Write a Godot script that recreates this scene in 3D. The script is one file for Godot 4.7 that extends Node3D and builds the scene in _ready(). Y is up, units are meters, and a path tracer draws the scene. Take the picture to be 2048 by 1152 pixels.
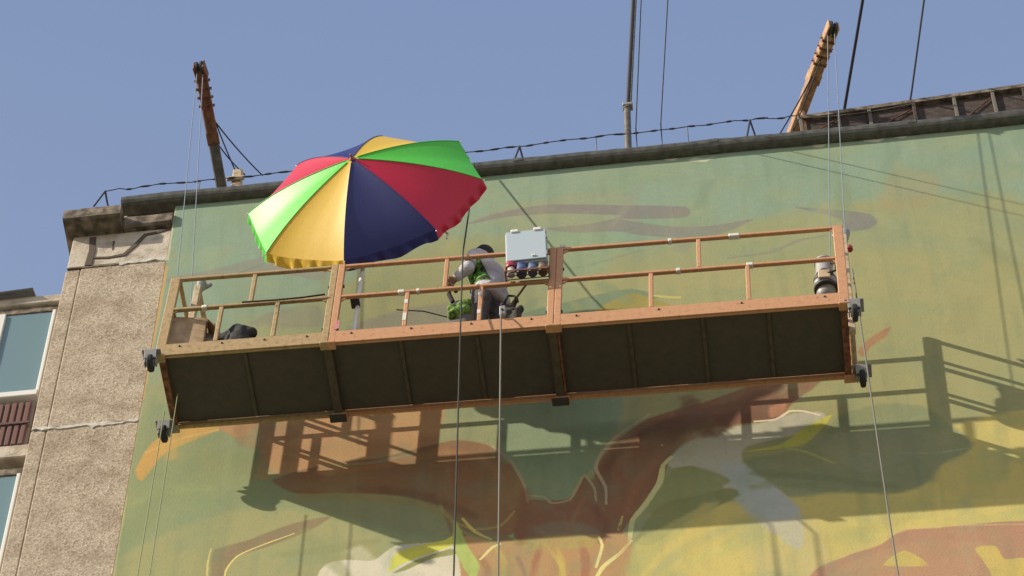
extends Node3D

var mats := {}
var crumple := 0.0
var creases := FastNoiseLite.new()
var rng := RandomNumberGenerator.new()

# ------------------------------------------------------------------ naming and grouping
func thing(called: String, label: String, category: String, at := Vector3.ZERO, group := "") -> Node3D:
	var o := Node3D.new()
	o.name = called
	add_child(o, true)
	o.position = at
	tag(o, label, category, group)
	return o

func tag(o: Node, label: String, category: String, group := "") -> void:
	o.set_meta("label", label)
	o.set_meta("category", category)
	if group != "":
		o.set_meta("group", group)

func obj(called: String, mesh: Mesh, m: Material, parent: Node = null, at := Vector3.ZERO) -> MeshInstance3D:
	var o := MeshInstance3D.new()
	o.name = called
	o.mesh = mesh
	o.material_override = m
	o.position = at
	(parent if parent else self).add_child(o, true)
	return o

# ------------------------------------------------------------------ mesh helpers
func begin() -> SurfaceTool:
	var st := SurfaceTool.new()
	st.begin(Mesh.PRIMITIVE_TRIANGLES)
	return st

func tri(st: SurfaceTool, a: Vector3, b: Vector3, c: Vector3, na: Vector3, nb: Vector3, nc: Vector3) -> void:
	var flip := (b - a).cross(c - a).dot(na + nb + nc) > 0.0
	st.set_normal(na)
	st.add_vertex(a)
	if flip:
		st.set_normal(nc)
		st.add_vertex(c)
		st.set_normal(nb)
		st.add_vertex(b)
	else:
		st.set_normal(nb)
		st.add_vertex(b)
		st.set_normal(nc)
		st.add_vertex(c)

func face(st: SurfaceTool, p: Array, away: Vector3) -> void:
	# a flat convex polygon whose front looks away from the point «away»
	var a: Vector3 = p[0]
	var n := Vector3.ZERO
	for i in range(1, p.size() - 1):
		n += (p[i] - a).cross(p[i + 1] - a)
	n = n.normalized()
	var mid := Vector3.ZERO
	for q in p:
		mid += q
	mid /= p.size()
	if n.dot(mid - away) < 0.0:
		n = -n
	for i in range(1, p.size() - 1):
		tri(st, a, p[i], p[i + 1], n, n, n)

# a box with chamfered edges; «b» holds its three axes
func bx(st: SurfaceTool, at: Vector3, size: Vector3, b := Basis.IDENTITY, cut := 0.004) -> void:
	var h := size * 0.5
	var c := minf(cut, minf(h.x, minf(h.y, h.z)) * 0.6)
	var o := at
	var put := func(x: float, y: float, z: float) -> Vector3: return o + b * Vector3(x, y, z)
	for ax in 3:
		var u := (ax + 1) % 3
		var v := (ax + 2) % 3
		for s in [-1.0, 1.0]:
			var q := []
			for k in [[-1, -1], [1, -1], [1, 1], [-1, 1]]:
				var w := Vector3.ZERO
				w[ax] = s * h[ax]
				w[u] = k[0] * (h[u] - c)
				w[v] = k[1] * (h[v] - c)
				q.append(put.call(w.x, w.y, w.z))
			face(st, q, o)
		if c > 0.0005:
			for s in [-1.0, 1.0]:
				for t in [-1.0, 1.0]:
					var q := []
					for k in [[0, -1], [0, 1], [1, 1], [1, -1]]:
						var w := Vector3.ZERO
						w[u] = s * (h[u] - (c if k[0] == 1 else 0.0))
						w[v] = t * (h[v] - (c if k[0] == 0 else 0.0))
						w[ax] = k[1] * (h[ax] - c)
						q.append(put.call(w.x, w.y, w.z))
					face(st, q, o)
	if c > 0.0005:
		for sx in [-1.0, 1.0]:
			for sy in [-1.0, 1.0]:
				for sz in [-1.0, 1.0]:
					face(st, [put.call(sx * h.x, sy * (h.y - c), sz * (h.z - c)), put.call(sx * (h.x - c), sy * h.y, sz * (h.z - c)), put.call(sx * (h.x - c), sy * (h.y - c), sz * h.z)], o)

func box(size: Vector3, cut := 0.004) -> Mesh:
	var st := begin()
	bx(st, Vector3.ZERO, size, Basis.IDENTITY, cut)
	return st.commit()

func span_box(lo: Vector3, hi: Vector3, cut := 0.004) -> Mesh:
	var st := begin()
	bx(st, (lo + hi) * 0.5, hi - lo, Basis.IDENTITY, cut)
	return st.commit()

# a square bar from a to b
func bar(st: SurfaceTool, a: Vector3, b: Vector3, w: float, d: float, cut := 0.004) -> void:
	var y := (b - a).normalized()
	var x := y.cross(Vector3(0, 0, 1))
	if x.length() < 0.2:
		x = y.cross(Vector3(0, 1, 0))
	x = x.normalized()
	bx(st, (a + b) * 0.5, Vector3(w, (b - a).length(), d), Basis(x, y, x.cross(y).normalized()), cut)

func frame_of(t: Vector3) -> Basis:
	var x := t.cross(Vector3(0.31, 0.2, 0.93)).normalized()
	return Basis(x, t, x.cross(t).normalized())

# a round tube through points, radii may vary
func tube(st: SurfaceTool, pts: Array, radii: Variant, sides := 8) -> void:
	var n := pts.size()
	var rings := []
	var outs := []
	for i in n:
		var t: Vector3 = (pts[mini(i + 1, n - 1)] - pts[maxi(i - 1, 0)]).normalized()
		var f := frame_of(t)
		var r: float = radii[i] if radii is Array else radii
		var ring := []
		var out := []
		for k in sides:
			var a := TAU * k / sides
			var d: Vector3 = f.x * cos(a) + f.z * sin(a)
			out.append(d)
			ring.append(pts[i] + d * r)
		rings.append(ring)
		outs.append(out)
	for i in n - 1:
		for k in sides:
			var j := (k + 1) % sides
			tri(st, rings[i][k], rings[i + 1][k], rings[i + 1][j], outs[i][k], outs[i + 1][k], outs[i + 1][j])
			tri(st, rings[i][k], rings[i + 1][j], rings[i][j], outs[i][k], outs[i + 1][j], outs[i][j])
	face(st, rings[0], pts[1])
	face(st, rings[n - 1], pts[n - 2])

func rod(a: Vector3, b: Vector3, r: float, sides := 8) -> Mesh:
	var st := begin()
	tube(st, [a, b], r, sides)
	return st.commit()

func rope_mesh(pts: Array, r: float, sides := 6) -> Mesh:
	var st := begin()
	tube(st, pts, r, sides)
	return st.commit()

func sag(a: Vector3, b: Vector3, drop: float, n := 10) -> Array:
	var out := []
	for i in n + 1:
		var t := float(i) / n
		out.append(a.lerp(b, t) - Vector3(0, drop * 4.0 * t * (1.0 - t), 0))
	return out

# a turned shape: profile of [radius, height] round «axis» at «at»
func lathe(st: SurfaceTool, at: Vector3, axis: Vector3, profile: Array, sides := 20) -> void:
	var pts := []
	var rad := []
	for p in profile:
		pts.append(p)
		rad.append(p[0])
	var f := frame_of(axis.normalized())
	for i in profile.size() - 1:
		var r0: float = profile[i][0]
		var r1: float = profile[i + 1][0]
		var h0: float = profile[i][1]
		var h1: float = profile[i + 1][1]
		var dr := r1 - r0
		var dh := h1 - h0
		var ln := sqrt(dr * dr + dh * dh)
		if ln < 0.00001:
			continue
		for k in sides:
			var a0 := TAU * k / sides
			var a1 := TAU * (k + 1) / sides
			var d0: Vector3 = f.x * cos(a0) + f.z * sin(a0)
			var d1: Vector3 = f.x * cos(a1) + f.z * sin(a1)
			var n0: Vector3 = (d0 * dh - f.y * dr) / ln
			var n1: Vector3 = (d1 * dh - f.y * dr) / ln
			var p00: Vector3 = at + d0 * r0 + f.y * h0
			var p01: Vector3 = at + d1 * r0 + f.y * h0
			var p10: Vector3 = at + d0 * r1 + f.y * h1
			var p11: Vector3 = at + d1 * r1 + f.y * h1
			if r0 > 0.00001:
				tri(st, p00, p01, p11, n0, n1, n1)
			if r1 > 0.00001:
				tri(st, p00, p11, p10, n0, n1, n0)

func turned(at: Vector3, axis: Vector3, profile: Array, sides := 20) -> Mesh:
	var st := begin()
	lathe(st, at, axis, profile, sides)
	return st.commit()

# a flat outline (x, y) given thickness along z
func plate(outline: Array, z0: float, z1: float) -> Mesh:
	var st := begin()
	var p := PackedVector2Array()
	for q in outline:
		p.append(Vector2(q[0], q[1]))
	var idx := Geometry2D.triangulate_polygon(p)
	for i in range(0, idx.size(), 3):
		for s in [[z0, -1.0], [z1, 1.0]]:
			var n := Vector3(0, 0, s[1])
			tri(st, Vector3(p[idx[i]].x, p[idx[i]].y, s[0]), Vector3(p[idx[i + 1]].x, p[idx[i + 1]].y, s[0]), Vector3(p[idx[i + 2]].x, p[idx[i + 2]].y, s[0]), n, n, n)
	var turn := 1.0 if Geometry2D.is_polygon_clockwise(p) else -1.0
	for i in p.size():
		var a := p[i]
		var b := p[(i + 1) % p.size()]
		var d := (b - a).normalized()
		var n := Vector3(-d.y, d.x, 0) * turn
		tri(st, Vector3(a.x, a.y, z0), Vector3(b.x, b.y, z0), Vector3(b.x, b.y, z1), n, n, n)
		tri(st, Vector3(a.x, a.y, z0), Vector3(b.x, b.y, z1), Vector3(a.x, a.y, z1), n, n, n)
	return st.commit()

# an outline in (z, y) carried along x from x0 to x1, with small unevenness
func swept(outline: Array, x0: float, x1: float, steps: int, uneven: float, noise: FastNoiseLite) -> Mesh:
	var st := begin()
	var n := outline.size()
	for i in steps:
		var xs := [lerpf(x0, x1, float(i) / steps), lerpf(x0, x1, float(i + 1) / steps)]
		for k in n:
			var j := (k + 1) % n
			var q := []
			for e in [[0, k], [1, k], [1, j], [0, j]]:
				var x: float = xs[e[0]]
				var w := noise.get_noise_2d(x * 60.0, 3.0) * uneven
				var w2 := noise.get_noise_2d(x * 60.0, e[1] * 40.0) * uneven * 0.5
				q.append(Vector3(x, outline[e[1]][1] + w + w2, outline[e[1]][0] + w2))
			var mid: Vector3 = (q[0] + q[1] + q[2] + q[3]) * 0.25
			var c := Vector3(mid.x, 0, 0)
			for p in outline:
				c += Vector3(0, p[1], p[0]) / n
			face(st, q, c)
	for x in [x0, x1]:
		var q := []
		for p in outline:
			q.append(Vector3(x, p[1] + noise.get_noise_2d(x * 60.0, 3.0) * uneven, p[0]))
		face(st, q, Vector3((x0 + x1) * 0.5, q[0].y, q[0].z))
	return st.commit()

# ------------------------------------------------------------------ bodies: joined tapered bones meshed as surface nets
func field_mesh(st: SurfaceTool, bones: Array, cell: float, blend: float, clip := Plane(0, 0, 0, 0)) -> void:
	var lo := Vector3(1e9, 1e9, 1e9)
	var hi := -lo
	for b in bones:
		for e in 2:
			var r: float = b[2 + e] + blend + cell * 2.5
			lo = lo.min(b[e] - Vector3(r, r, r))
			hi = hi.max(b[e] + Vector3(r, r, r))
	var nx := int((hi.x - lo.x) / cell) + 2
	var ny := int((hi.y - lo.y) / cell) + 2
	var nz := int((hi.z - lo.z) / cell) + 2
	var f := PackedFloat32Array()
	f.resize(nx * ny * nz)
	f.fill(1.0)
	for b in bones:
		var a: Vector3 = b[0]
		var d: Vector3 = b[1] - a
		var dd := maxf(d.length_squared(), 1e-9)
		var ra: float = b[2]
		var dr: float = b[3] - ra
		var m := maxf(b[2], b[3]) + blend + cell * 2.0
		var l: Vector3 = (a.min(b[1]) - Vector3(m, m, m) - lo) / cell
		var h: Vector3 = (a.max(b[1]) + Vector3(m, m, m) - lo) / cell
		for iz in range(maxi(0, int(l.z)), mini(nz, int(h.z) + 1)):
			for iy in range(maxi(0, int(l.y)), mini(ny, int(h.y) + 1)):
				var row := (iz * ny + iy) * nx
				for ix in range(maxi(0, int(l.x)), mini(nx, int(h.x) + 1)):
					var p := lo + Vector3(ix, iy, iz) * cell
					var t := clampf((p - a).dot(d) / dd, 0.0, 1.0)
					var v := (p - a - d * t).length() - ra - dr * t
					var w := f[row + ix]
					var k := maxf(blend - absf(v - w), 0.0) / blend
					f[row + ix] = minf(v, w) - k * k * blend * 0.25
	if crumple > 0.0:
		for iz in nz:
			for iy in ny:
				for ix in nx:
					var q := (iz * ny + iy) * nx + ix
					if absf(f[q]) < cell * 3.0 + crumple * 2.0:
						var p := lo + Vector3(ix, iy, iz) * cell
						f[q] += (absf(creases.get_noise_3d(p.x * 900.0, p.y * 500.0, p.z * 900.0)) - 0.25) * crumple * 2.0
	if clip.normal != Vector3.ZERO:
		for iz in nz:
			for iy in ny:
				for ix in nx:
					var q := (iz * ny + iy) * nx + ix
					f[q] = maxf(f[q], clip.distance_to(lo + Vector3(ix, iy, iz) * cell))
	var at := {}
	var offs := [0, 1, nx, nx + 1, nx * ny, nx * ny + 1, nx * ny + nx, nx * ny + nx + 1]
	var verts := PackedVector3Array()
	for iz in nz - 1:
		for iy in ny - 1:
			for ix in nx - 1:
				var q := (iz * ny + iy) * nx + ix
				var inside := 0
				for k in 8:
					if f[q + offs[k]] < 0.0:
						inside += 1
				if inside == 0 or inside == 8:
					continue
				var sum := Vector3.ZERO
				var c := 0
				for e in [[0, 1], [2, 3], [4, 5], [6, 7], [0, 2], [1, 3], [4, 6], [5, 7], [0, 4], [1, 5], [2, 6], [3, 7]]:
					var va := f[q + offs[e[0]]]
					var vb := f[q + offs[e[1]]]
					if (va < 0.0) != (vb < 0.0):
						var t := va / (va - vb)
						var pa := Vector3(e[0] & 1, (e[0] >> 1) & 1, e[0] >> 2)
						var pb := Vector3(e[1] & 1, (e[1] >> 1) & 1, e[1] >> 2)
						sum += pa.lerp(pb, t)
						c += 1
				at[q] = verts.size()
				verts.append(lo + (Vector3(ix, iy, iz) + sum / c) * cell)
	var faces := PackedInt32Array()
	var norms := PackedVector3Array()
	norms.resize(verts.size())
	var steps := [1, nx, nx * ny]
	for q in at.keys():
		for ax in 3:
			if q + steps[ax] >= f.size():
				continue
			var va := f[q]
			var vb := f[q + steps[ax]]
			if (va < 0.0) == (vb < 0.0):
				continue
			var u: int = steps[(ax + 1) % 3]
			var w: int = steps[(ax + 2) % 3]
			if not (at.has(q - u) and at.has(q - w) and at.has(q - u - w)):
				continue
			var i0: int = at[q]
			var i1: int = at[q - u]
			var i2: int = at[q - u - w]
			var i3: int = at[q - w]
			var s := [i0, i1, i2, i0, i2, i3] if va < 0.0 else [i0, i2, i1, i0, i3, i2]
			for k in s:
				faces.append(k)
	for i in range(0, faces.size(), 3):
		var n := (verts[faces[i + 1]] - verts[faces[i]]).cross(verts[faces[i + 2]] - verts[faces[i]])
		for k in 3:
			norms[faces[i + k]] += n
	for i in range(0, faces.size(), 3):
		var a := faces[i]
		var b := faces[i + 1]
		var c := faces[i + 2]
		tri(st, verts[a], verts[b], verts[c], norms[a].normalized(), norms[b].normalized(), norms[c].normalized())

func lump(bones: Array, cell: float, blend: float) -> Mesh:
	var st := begin()
	field_mesh(st, bones, cell, blend)
	return st.commit()

# ------------------------------------------------------------------ materials
func lin(r: float, g: float, b: float) -> Color:
	return Color(r, g, b).linear_to_srgb()

func noise(kind: int, freq: float, seed_: int, octaves := 4) -> FastNoiseLite:
	var n := FastNoiseLite.new()
	n.noise_type = kind
	n.frequency = freq
	n.seed = seed_
	n.fractal_octaves = octaves
	return n

func grain_texture(n: FastNoiseLite, size: int, ramp: Gradient) -> ImageTexture:
	var g := n.get_seamless_image(size, size)
	g.convert(Image.FORMAT_L8)
	var src := g.get_data()
	var lut := PackedByteArray()
	for i in 256:
		var c := ramp.sample(i / 255.0)
		lut.append_array([c.r8, c.g8, c.b8])
	var out := PackedByteArray()
	out.resize(size * size * 3)
	for i in size * size:
		var k := src[i] * 3
		out[i * 3] = lut[k]
		out[i * 3 + 1] = lut[k + 1]
		out[i * 3 + 2] = lut[k + 2]
	return ImageTexture.create_from_image(Image.create_from_data(size, size, false, Image.FORMAT_RGB8, out))

func bump_texture(n: FastNoiseLite, size: int, strength: float) -> ImageTexture:
	var g := n.get_seamless_image(size, size)
	g.convert(Image.FORMAT_RGBA8)
	g.bump_map_to_normal_map(strength)
	return ImageTexture.create_from_image(g)

func ramp_of(stops: Array) -> Gradient:
	var g := Gradient.new()
	var o := PackedFloat32Array()
	var c := PackedColorArray()
	for s in stops:
		o.append(s[0])
		c.append(s[1])
	g.offsets = o
	g.colors = c
	return g

func plain(r: float, g: float, b: float, rough := 0.7, metal := 0.0) -> StandardMaterial3D:
	var m := StandardMaterial3D.new()
	m.albedo_color = lin(r, g, b)
	m.roughness = rough
	m.metallic = metal
	return m

func worn(tex: Texture2D, tile: float, rough: float, bump: Texture2D = null, bump_by := 0.5, metal := 0.0) -> StandardMaterial3D:
	var m := StandardMaterial3D.new()
	m.albedo_texture = tex
	m.uv1_triplanar = true
	m.uv1_scale = Vector3.ONE / tile
	m.roughness = rough
	m.metallic = metal
	if bump:
		m.normal_enabled = true
		m.normal_texture = bump
		m.normal_scale = bump_by
	return m

# ------------------------------------------------------------------ the mural's paint, laid out in metres on the wall
const MURAL_LEFT := -3.6
const MURAL_RIGHT := 5.6
const MURAL_LOW := 23.2
const MURAL_HIGH := 31.06
const PER_METRE := 208.0
var paint: Image
var wobble := FastNoiseLite.new()

func smooth_line(p: Array, closed: bool, unsteady: float) -> PackedVector2Array:
	var out := PackedVector2Array()
	var n := p.size()
	for i in (n if closed else n - 1):
		var q := []
		for k in [-1, 0, 1, 2]:
			var j: int = posmod(i + k, n) if closed else clampi(i + k, 0, n - 1)
			q.append(Vector2(p[j][0], p[j][1]))
		var steps := clampi(int(q[1].distance_to(q[2]) / 0.05), 2, 40)
		for s in steps:
			var v: Vector2 = q[1].cubic_interpolate(q[2], q[0], q[3], float(s) / steps)
			v = v.lerp(q[1].lerp(q[2], float(s) / steps), 0.35)
			v += Vector2(wobble.get_noise_2d(v.x * 90.0, v.y * 90.0), wobble.get_noise_2d(v.x * 90.0 + 400.0, v.y * 90.0)) * unsteady
			out.append(Vector2((v.x - MURAL_LEFT) * PER_METRE, (MURAL_HIGH - v.y) * PER_METRE))
	if not closed:
		out.append(Vector2((p[n - 1][0] - MURAL_LEFT) * PER_METRE, (MURAL_HIGH - p[n - 1][1]) * PER_METRE))
	return out

func fill(outlines: Array, c: Color, opaque: float, soft: int) -> void:
	var b := Rect2(outlines[0][0], Vector2.ZERO)
	for o in outlines:
		for v in o:
			b = b.expand(v)
	b = b.grow(soft * 2 + 2).intersection(Rect2(0, 0, paint.get_width(), paint.get_height()))
	var halvings := 0
	while (1 << (halvings + 1)) <= soft:
		halvings += 1
	var unit := 1 << halvings
	var at := Vector2i(b.position)
	var w := int(b.size.x) / unit * unit
	var h := int(b.size.y) / unit * unit
	if w < unit * 2 or h < unit * 2:
		return
	var clear := Color(c.r, c.g, c.b, 0.0)
	var solid := Color(c.r, c.g, c.b, opaque)
	var layer := Image.create(w, h, false, Image.FORMAT_RGBA8)
	layer.fill(clear)
	for o in outlines:
		var rows := []
		rows.resize(h)
		var n: int = o.size()
		for i in n:
			var p: Vector2 = o[i] - Vector2(at)
			var q: Vector2 = o[(i + 1) % n] - Vector2(at)
			if p.y > q.y:
				var t := p
				p = q
				q = t
			for y in range(maxi(0, ceili(p.y)), mini(h, ceili(q.y))):
				if rows[y] == null:
					rows[y] = []
				rows[y].append(lerpf(p.x, q.x, (y - p.y) / (q.y - p.y)))
		for y in h:
			if rows[y] == null:
				continue
			rows[y].sort()
			for k in range(0, rows[y].size() - 1, 2):
				var x0 := clampi(int(rows[y][k]), 0, w)
				var x1 := clampi(int(rows[y][k + 1] + 0.5), 0, w)
				if x1 > x0:
					layer.fill_rect(Rect2i(x0, y, x1 - x0, 1), solid)
	if halvings > 0:
		for k in halvings:
			layer.shrink_x2()
		layer.resize(w, h, Image.INTERPOLATE_CUBIC)
	paint.blend_rect(layer, Rect2i(0, 0, w, h), at)

func shape(c: Color, opaque: float, soft: int, pts: Array) -> void:
	fill([smooth_line(pts, true, 0.012)], c, opaque, soft)

func stroke(c: Color, opaque: float, soft: int, width: float, pts: Array) -> void:
	var line := smooth_line(pts, false, 0.01)
	var quads := []
	var half := width * PER_METRE * 0.5
	var left := PackedVector2Array()
	var right := PackedVector2Array()
	for i in line.size():
		var d := (line[mini(i + 1, line.size() - 1)] - line[maxi(i - 1, 0)]).normalized()
		var t := float(i) / (line.size() - 1)
		var r := half * (0.55 + 0.45 * sin(PI * clampf(t, 0.08, 0.92))) * (1.0 + 0.25 * wobble.get_noise_2d(line[i].x * 0.7, line[i].y * 0.7))
		left.append(line[i] + Vector2(-d.y, d.x) * r)
		right.append(line[i] - Vector2(-d.y, d.x) * r)
	right.reverse()
	left.append_array(right)
	fill([left], c, opaque, soft)

func mottle(n: FastNoiseLite, c: Color, lowest: float, most: float) -> void:
	# blotches of a thin coat of another mix of paint
	var w := paint.get_width() / 2
	var h := paint.get_height() / 2
	var g := n.get_image(w, h, false, false, false)
	g.convert(Image.FORMAT_L8)
	var src := g.get_data()
	var out := PackedByteArray()
	out.resize(w * h * 4)
	var lut := PackedByteArray()
	for i in 256:
		lut.append(int(255.0 * clampf((i / 255.0 - lowest) / (1.0 - lowest) * 2.0, 0.0, 1.0) * most))
	for i in w * h:
		var k := i * 4
		out[k] = c.r8
		out[k + 1] = c.g8
		out[k + 2] = c.b8
		out[k + 3] = lut[src[i]]
	var im := Image.create_from_data(w, h, false, Image.FORMAT_RGBA8, out)
	im.resize(paint.get_width(), paint.get_height(), Image.INTERPOLATE_BILINEAR)
	paint.blend_rect(im, Rect2i(0, 0, paint.get_width(), paint.get_height()), Vector2i.ZERO)

func streaks(seed_: int, c: Color, most: float) -> void:
	# runs of thinned paint and rain marks down the plaster
	var w := paint.get_width()
	var g := noise(FastNoiseLite.TYPE_SIMPLEX_SMOOTH, 0.035, seed_, 4).get_image(w / 2, 90, false, false, false)
	g.convert(Image.FORMAT_L8)
	var src := g.get_data()
	var out := PackedByteArray()
	for i in src.size():
		out.append_array([c.r8, c.g8, c.b8, int(255.0 * most * clampf((src[i] / 255.0 - 0.55) * 3.0, 0.0, 1.0))])
	var im := Image.create_from_data(w / 2, 90, false, Image.FORMAT_RGBA8, out)
	im.resize(w, paint.get_height(), Image.INTERPOLATE_CUBIC)
	paint.blend_rect(im, Rect2i(0, 0, w, paint.get_height()), Vector2i.ZERO)

func roller_marks() -> void:
	# short overlapping roller lanes, each a shade off
	for i in 130:
		var p := Vector2(rng.randf_range(MURAL_LEFT + 0.2, MURAL_RIGHT - 0.2), rng.randf_range(MURAL_LOW + 0.4, MURAL_HIGH - 0.15))
		var px := paint.get_pixel(clampi(int((p.x - MURAL_LEFT) * PER_METRE), 0, paint.get_width() - 1), clampi(int((MURAL_HIGH - p.y) * PER_METRE), 0, paint.get_height() - 1))
		var d := Vector2.from_angle(rng.randf_range(0.9, 2.2)) * rng.randf_range(0.15, 0.45)
		var by := rng.randf_range(-0.03, 0.035)
		stroke(Color(clampf(px.r + by, 0, 1), clampf(px.g + by, 0, 1), clampf(px.b + by * 0.8, 0, 1)), 0.5, 8, rng.randf_range(0.08, 0.25), [[p.x - d.x, p.y - d.y], [p.x, p.y + rng.randf_range(-0.02, 0.02)], [p.x + d.x, p.y + d.y]])

func paint_mural() -> void:
	paint = Image.create(int((MURAL_RIGHT - MURAL_LEFT) * PER_METRE), int((MURAL_HIGH - MURAL_LOW) * PER_METRE), false, Image.FORMAT_RGBA8)
	paint.fill(Color8(140, 163, 140))
	wobble.frequency = 0.01
	wobble.seed = 5
	mottle(noise(FastNoiseLite.TYPE_SIMPLEX_SMOOTH, 0.006, 3), Color8(156, 163, 128), 0.45, 0.30)
	shape(Color8(156, 160, 118), 1.00, 40, [[-3.53, 27.73], [-2.06, 28.87], [-0.46, 29.79], [1.16, 29.21], [2.26, 29.58], [3.49, 29.73], [5.22, 29.13], [4.42, 22.57], [-4.00, 23.74]])
	shape(Color8(166, 162, 110), 0.80, 40, [[0.67, 28.76], [2.21, 28.84], [3.65, 28.77], [5.07, 27.99], [4.71, 25.29], [2.87, 25.13], [0.63, 26.72]])
	shape(Color8(147, 160, 116), 0.70, 30, [[-3.73, 26.94], [-2.92, 27.29], [-2.20, 26.38], [-1.52, 25.58], [-0.18, 25.23], [-0.17, 23.21], [-3.78, 23.71]])
	shape(Color8(172, 168, 116), 0.80, 26, [[-2.42, 25.57], [-1.23, 25.02], [-0.61, 24.64], [-0.67, 23.28], [-3.65, 23.69], [-3.57, 24.93]])
	shape(Color8(213, 196, 116), 1.00, 12, [[0.61, 23.10], [0.94, 24.41], [1.65, 24.95], [2.51, 24.97], [3.47, 25.04], [4.76, 25.67], [4.42, 22.57]])
	shape(Color8(206, 190, 112), 1.00, 14, [[3.53, 25.63], [4.08, 25.89], [4.79, 25.89], [4.63, 24.72], [3.70, 24.79]])
	shape(Color8(196, 186, 140), 0.50, 18, [[1.98, 24.68], [2.49, 24.68], [2.60, 23.82], [2.16, 23.54], [1.95, 24.12]])
	shape(Color8(160, 158, 122), 0.50, 22, [[-0.31, 30.24], [0.95, 30.39], [1.18, 29.77], [0.09, 29.59]])
	shape(Color8(140, 166, 134), 0.60, 22, [[0.09, 29.69], [1.02, 29.52], [0.77, 28.92], [0.18, 28.84]])
	shape(Color8(158, 158, 112), 0.60, 22, [[-1.68, 29.17], [-0.71, 29.83], [-0.41, 29.31], [-0.78, 28.30], [-1.65, 28.45]])
	shape(Color8(166, 152, 112), 0.50, 22, [[3.69, 30.27], [4.17, 30.08], [4.01, 29.54], [3.53, 29.53]])
	shape(Color8(136, 133, 127), 1.00, 3, [[-0.56, 30.00], [-0.29, 30.16], [0.04, 30.23], [0.34, 30.23], [1.09, 30.07], [1.64, 29.94], [1.65, 29.76], [1.33, 29.77], [0.96, 29.85], [0.99, 29.90], [0.34, 30.06], [-0.16, 30.08]])
	shape(Color8(136, 133, 127), 0.85, 3, [[0.24, 29.79], [0.68, 29.80], [0.96, 29.85], [1.03, 29.80], [1.47, 29.61], [1.86, 29.54], [2.29, 29.59], [1.95, 29.37], [1.66, 29.35], [1.22, 29.48], [0.95, 29.60], [0.53, 29.66]])
	shape(Color8(133, 132, 127), 0.90, 3, [[2.70, 29.74], [3.19, 29.59], [3.42, 29.48], [3.49, 29.33], [3.38, 29.20], [3.16, 29.21], [3.14, 29.42], [2.99, 29.56]])
	stroke(Color8(143, 143, 124), 0.80, 3, 0.048, [[2.00, 28.92], [2.42, 28.96], [2.72, 29.12], [3.06, 29.17]])
	stroke(Color8(138, 150, 124), 0.70, 3, 0.035, [[0.33, 28.95], [0.67, 29.03], [1.21, 29.22]])
	shape(Color8(146, 140, 130), 0.70, 6, [[-3.55, 29.53], [-3.10, 29.60], [-2.71, 29.72], [-2.41, 29.81], [-2.00, 29.59], [-1.93, 29.21], [-2.39, 29.40], [-2.94, 29.43], [-3.46, 29.43]])
	shape(Color8(143, 140, 124), 0.70, 8, [[-2.63, 28.57], [-2.35, 28.76], [-1.96, 28.75], [-1.89, 28.40], [-2.33, 28.43]])
	shape(Color8(140, 138, 124), 0.80, 8, [[-1.69, 28.28], [-1.36, 28.48], [-0.69, 28.59], [-0.61, 28.18], [-1.16, 28.14]])
	stroke(Color8(118, 128, 112), 0.80, 1, 0.018, [[-2.84, 29.48], [-2.60, 29.61], [-2.41, 29.74]])
	shape(Color8(118, 138, 110), 0.90, 4, [[-0.20, 28.20], [0.09, 28.31], [0.52, 28.43], [0.76, 28.49], [1.06, 28.53], [1.33, 28.34], [0.99, 28.24], [0.61, 28.06]])
	shape(Color8(160, 146, 72), 0.90, 5, [[0.61, 28.06], [0.83, 28.32], [1.06, 28.46], [1.28, 28.31], [1.44, 28.16], [1.22, 27.96]])
	stroke(Color8(222, 196, 104), 1.00, 2, 0.039, [[1.24, 28.39], [1.40, 28.33], [1.53, 28.30]])
	shape(Color8(172, 118, 88), 0.80, 4, [[3.10, 27.10], [3.23, 27.31], [3.44, 27.48], [3.38, 27.32], [3.22, 27.16], [3.15, 27.00]])
	shape(Color8(192, 148, 104), 1.00, 7, [[-2.84, 26.87], [-2.67, 27.13], [-0.84, 26.96], [-0.74, 26.46], [-0.91, 25.90], [-1.53, 25.81], [-2.18, 25.98], [-2.39, 26.41]])
	shape(Color8(214, 168, 92), 1.00, 7, [[-3.52, 26.27], [-3.42, 26.65], [-3.17, 26.93], [-2.79, 26.83], [-2.96, 26.69], [-3.27, 26.50], [-3.44, 26.10]])
	stroke(Color8(226, 182, 104), 1.00, 3, 0.044, [[-3.46, 26.53], [-3.19, 26.69], [-2.79, 26.80]])
	shape(Color8(148, 110, 76), 1.00, 5, [[-2.24, 25.92], [-1.82, 26.08], [-1.28, 26.11], [-0.87, 26.23], [-0.58, 26.28], [-0.30, 26.16], [-0.10, 25.85], [0.01, 25.53], [0.06, 25.19], [-0.01, 24.84], [-0.25, 24.74], [-0.49, 24.98], [-0.71, 25.31], [-1.07, 25.51], [-1.62, 25.63], [-2.02, 25.69]])
	shape(Color8(150, 150, 110), 0.80, 10, [[-2.16, 25.68], [-1.57, 25.59], [-0.98, 25.42], [-0.62, 25.15], [-0.59, 24.82], [-1.24, 25.09], [-1.97, 25.50]])
	shape(Color8(140, 118, 84), 1.00, 7, [[-0.67, 25.30], [-0.36, 24.96], [-0.05, 24.70], [-0.18, 24.50], [-0.48, 24.62], [-0.62, 24.93]])
	shape(Color8(138, 156, 124), 1.00, 6, [[-0.19, 26.85], [0.91, 26.76], [0.82, 26.06], [0.68, 25.69], [0.56, 25.56], [0.39, 25.26], [0.22, 25.24], [0.07, 25.37], [-0.01, 25.73], [-0.14, 26.05]])
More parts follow.
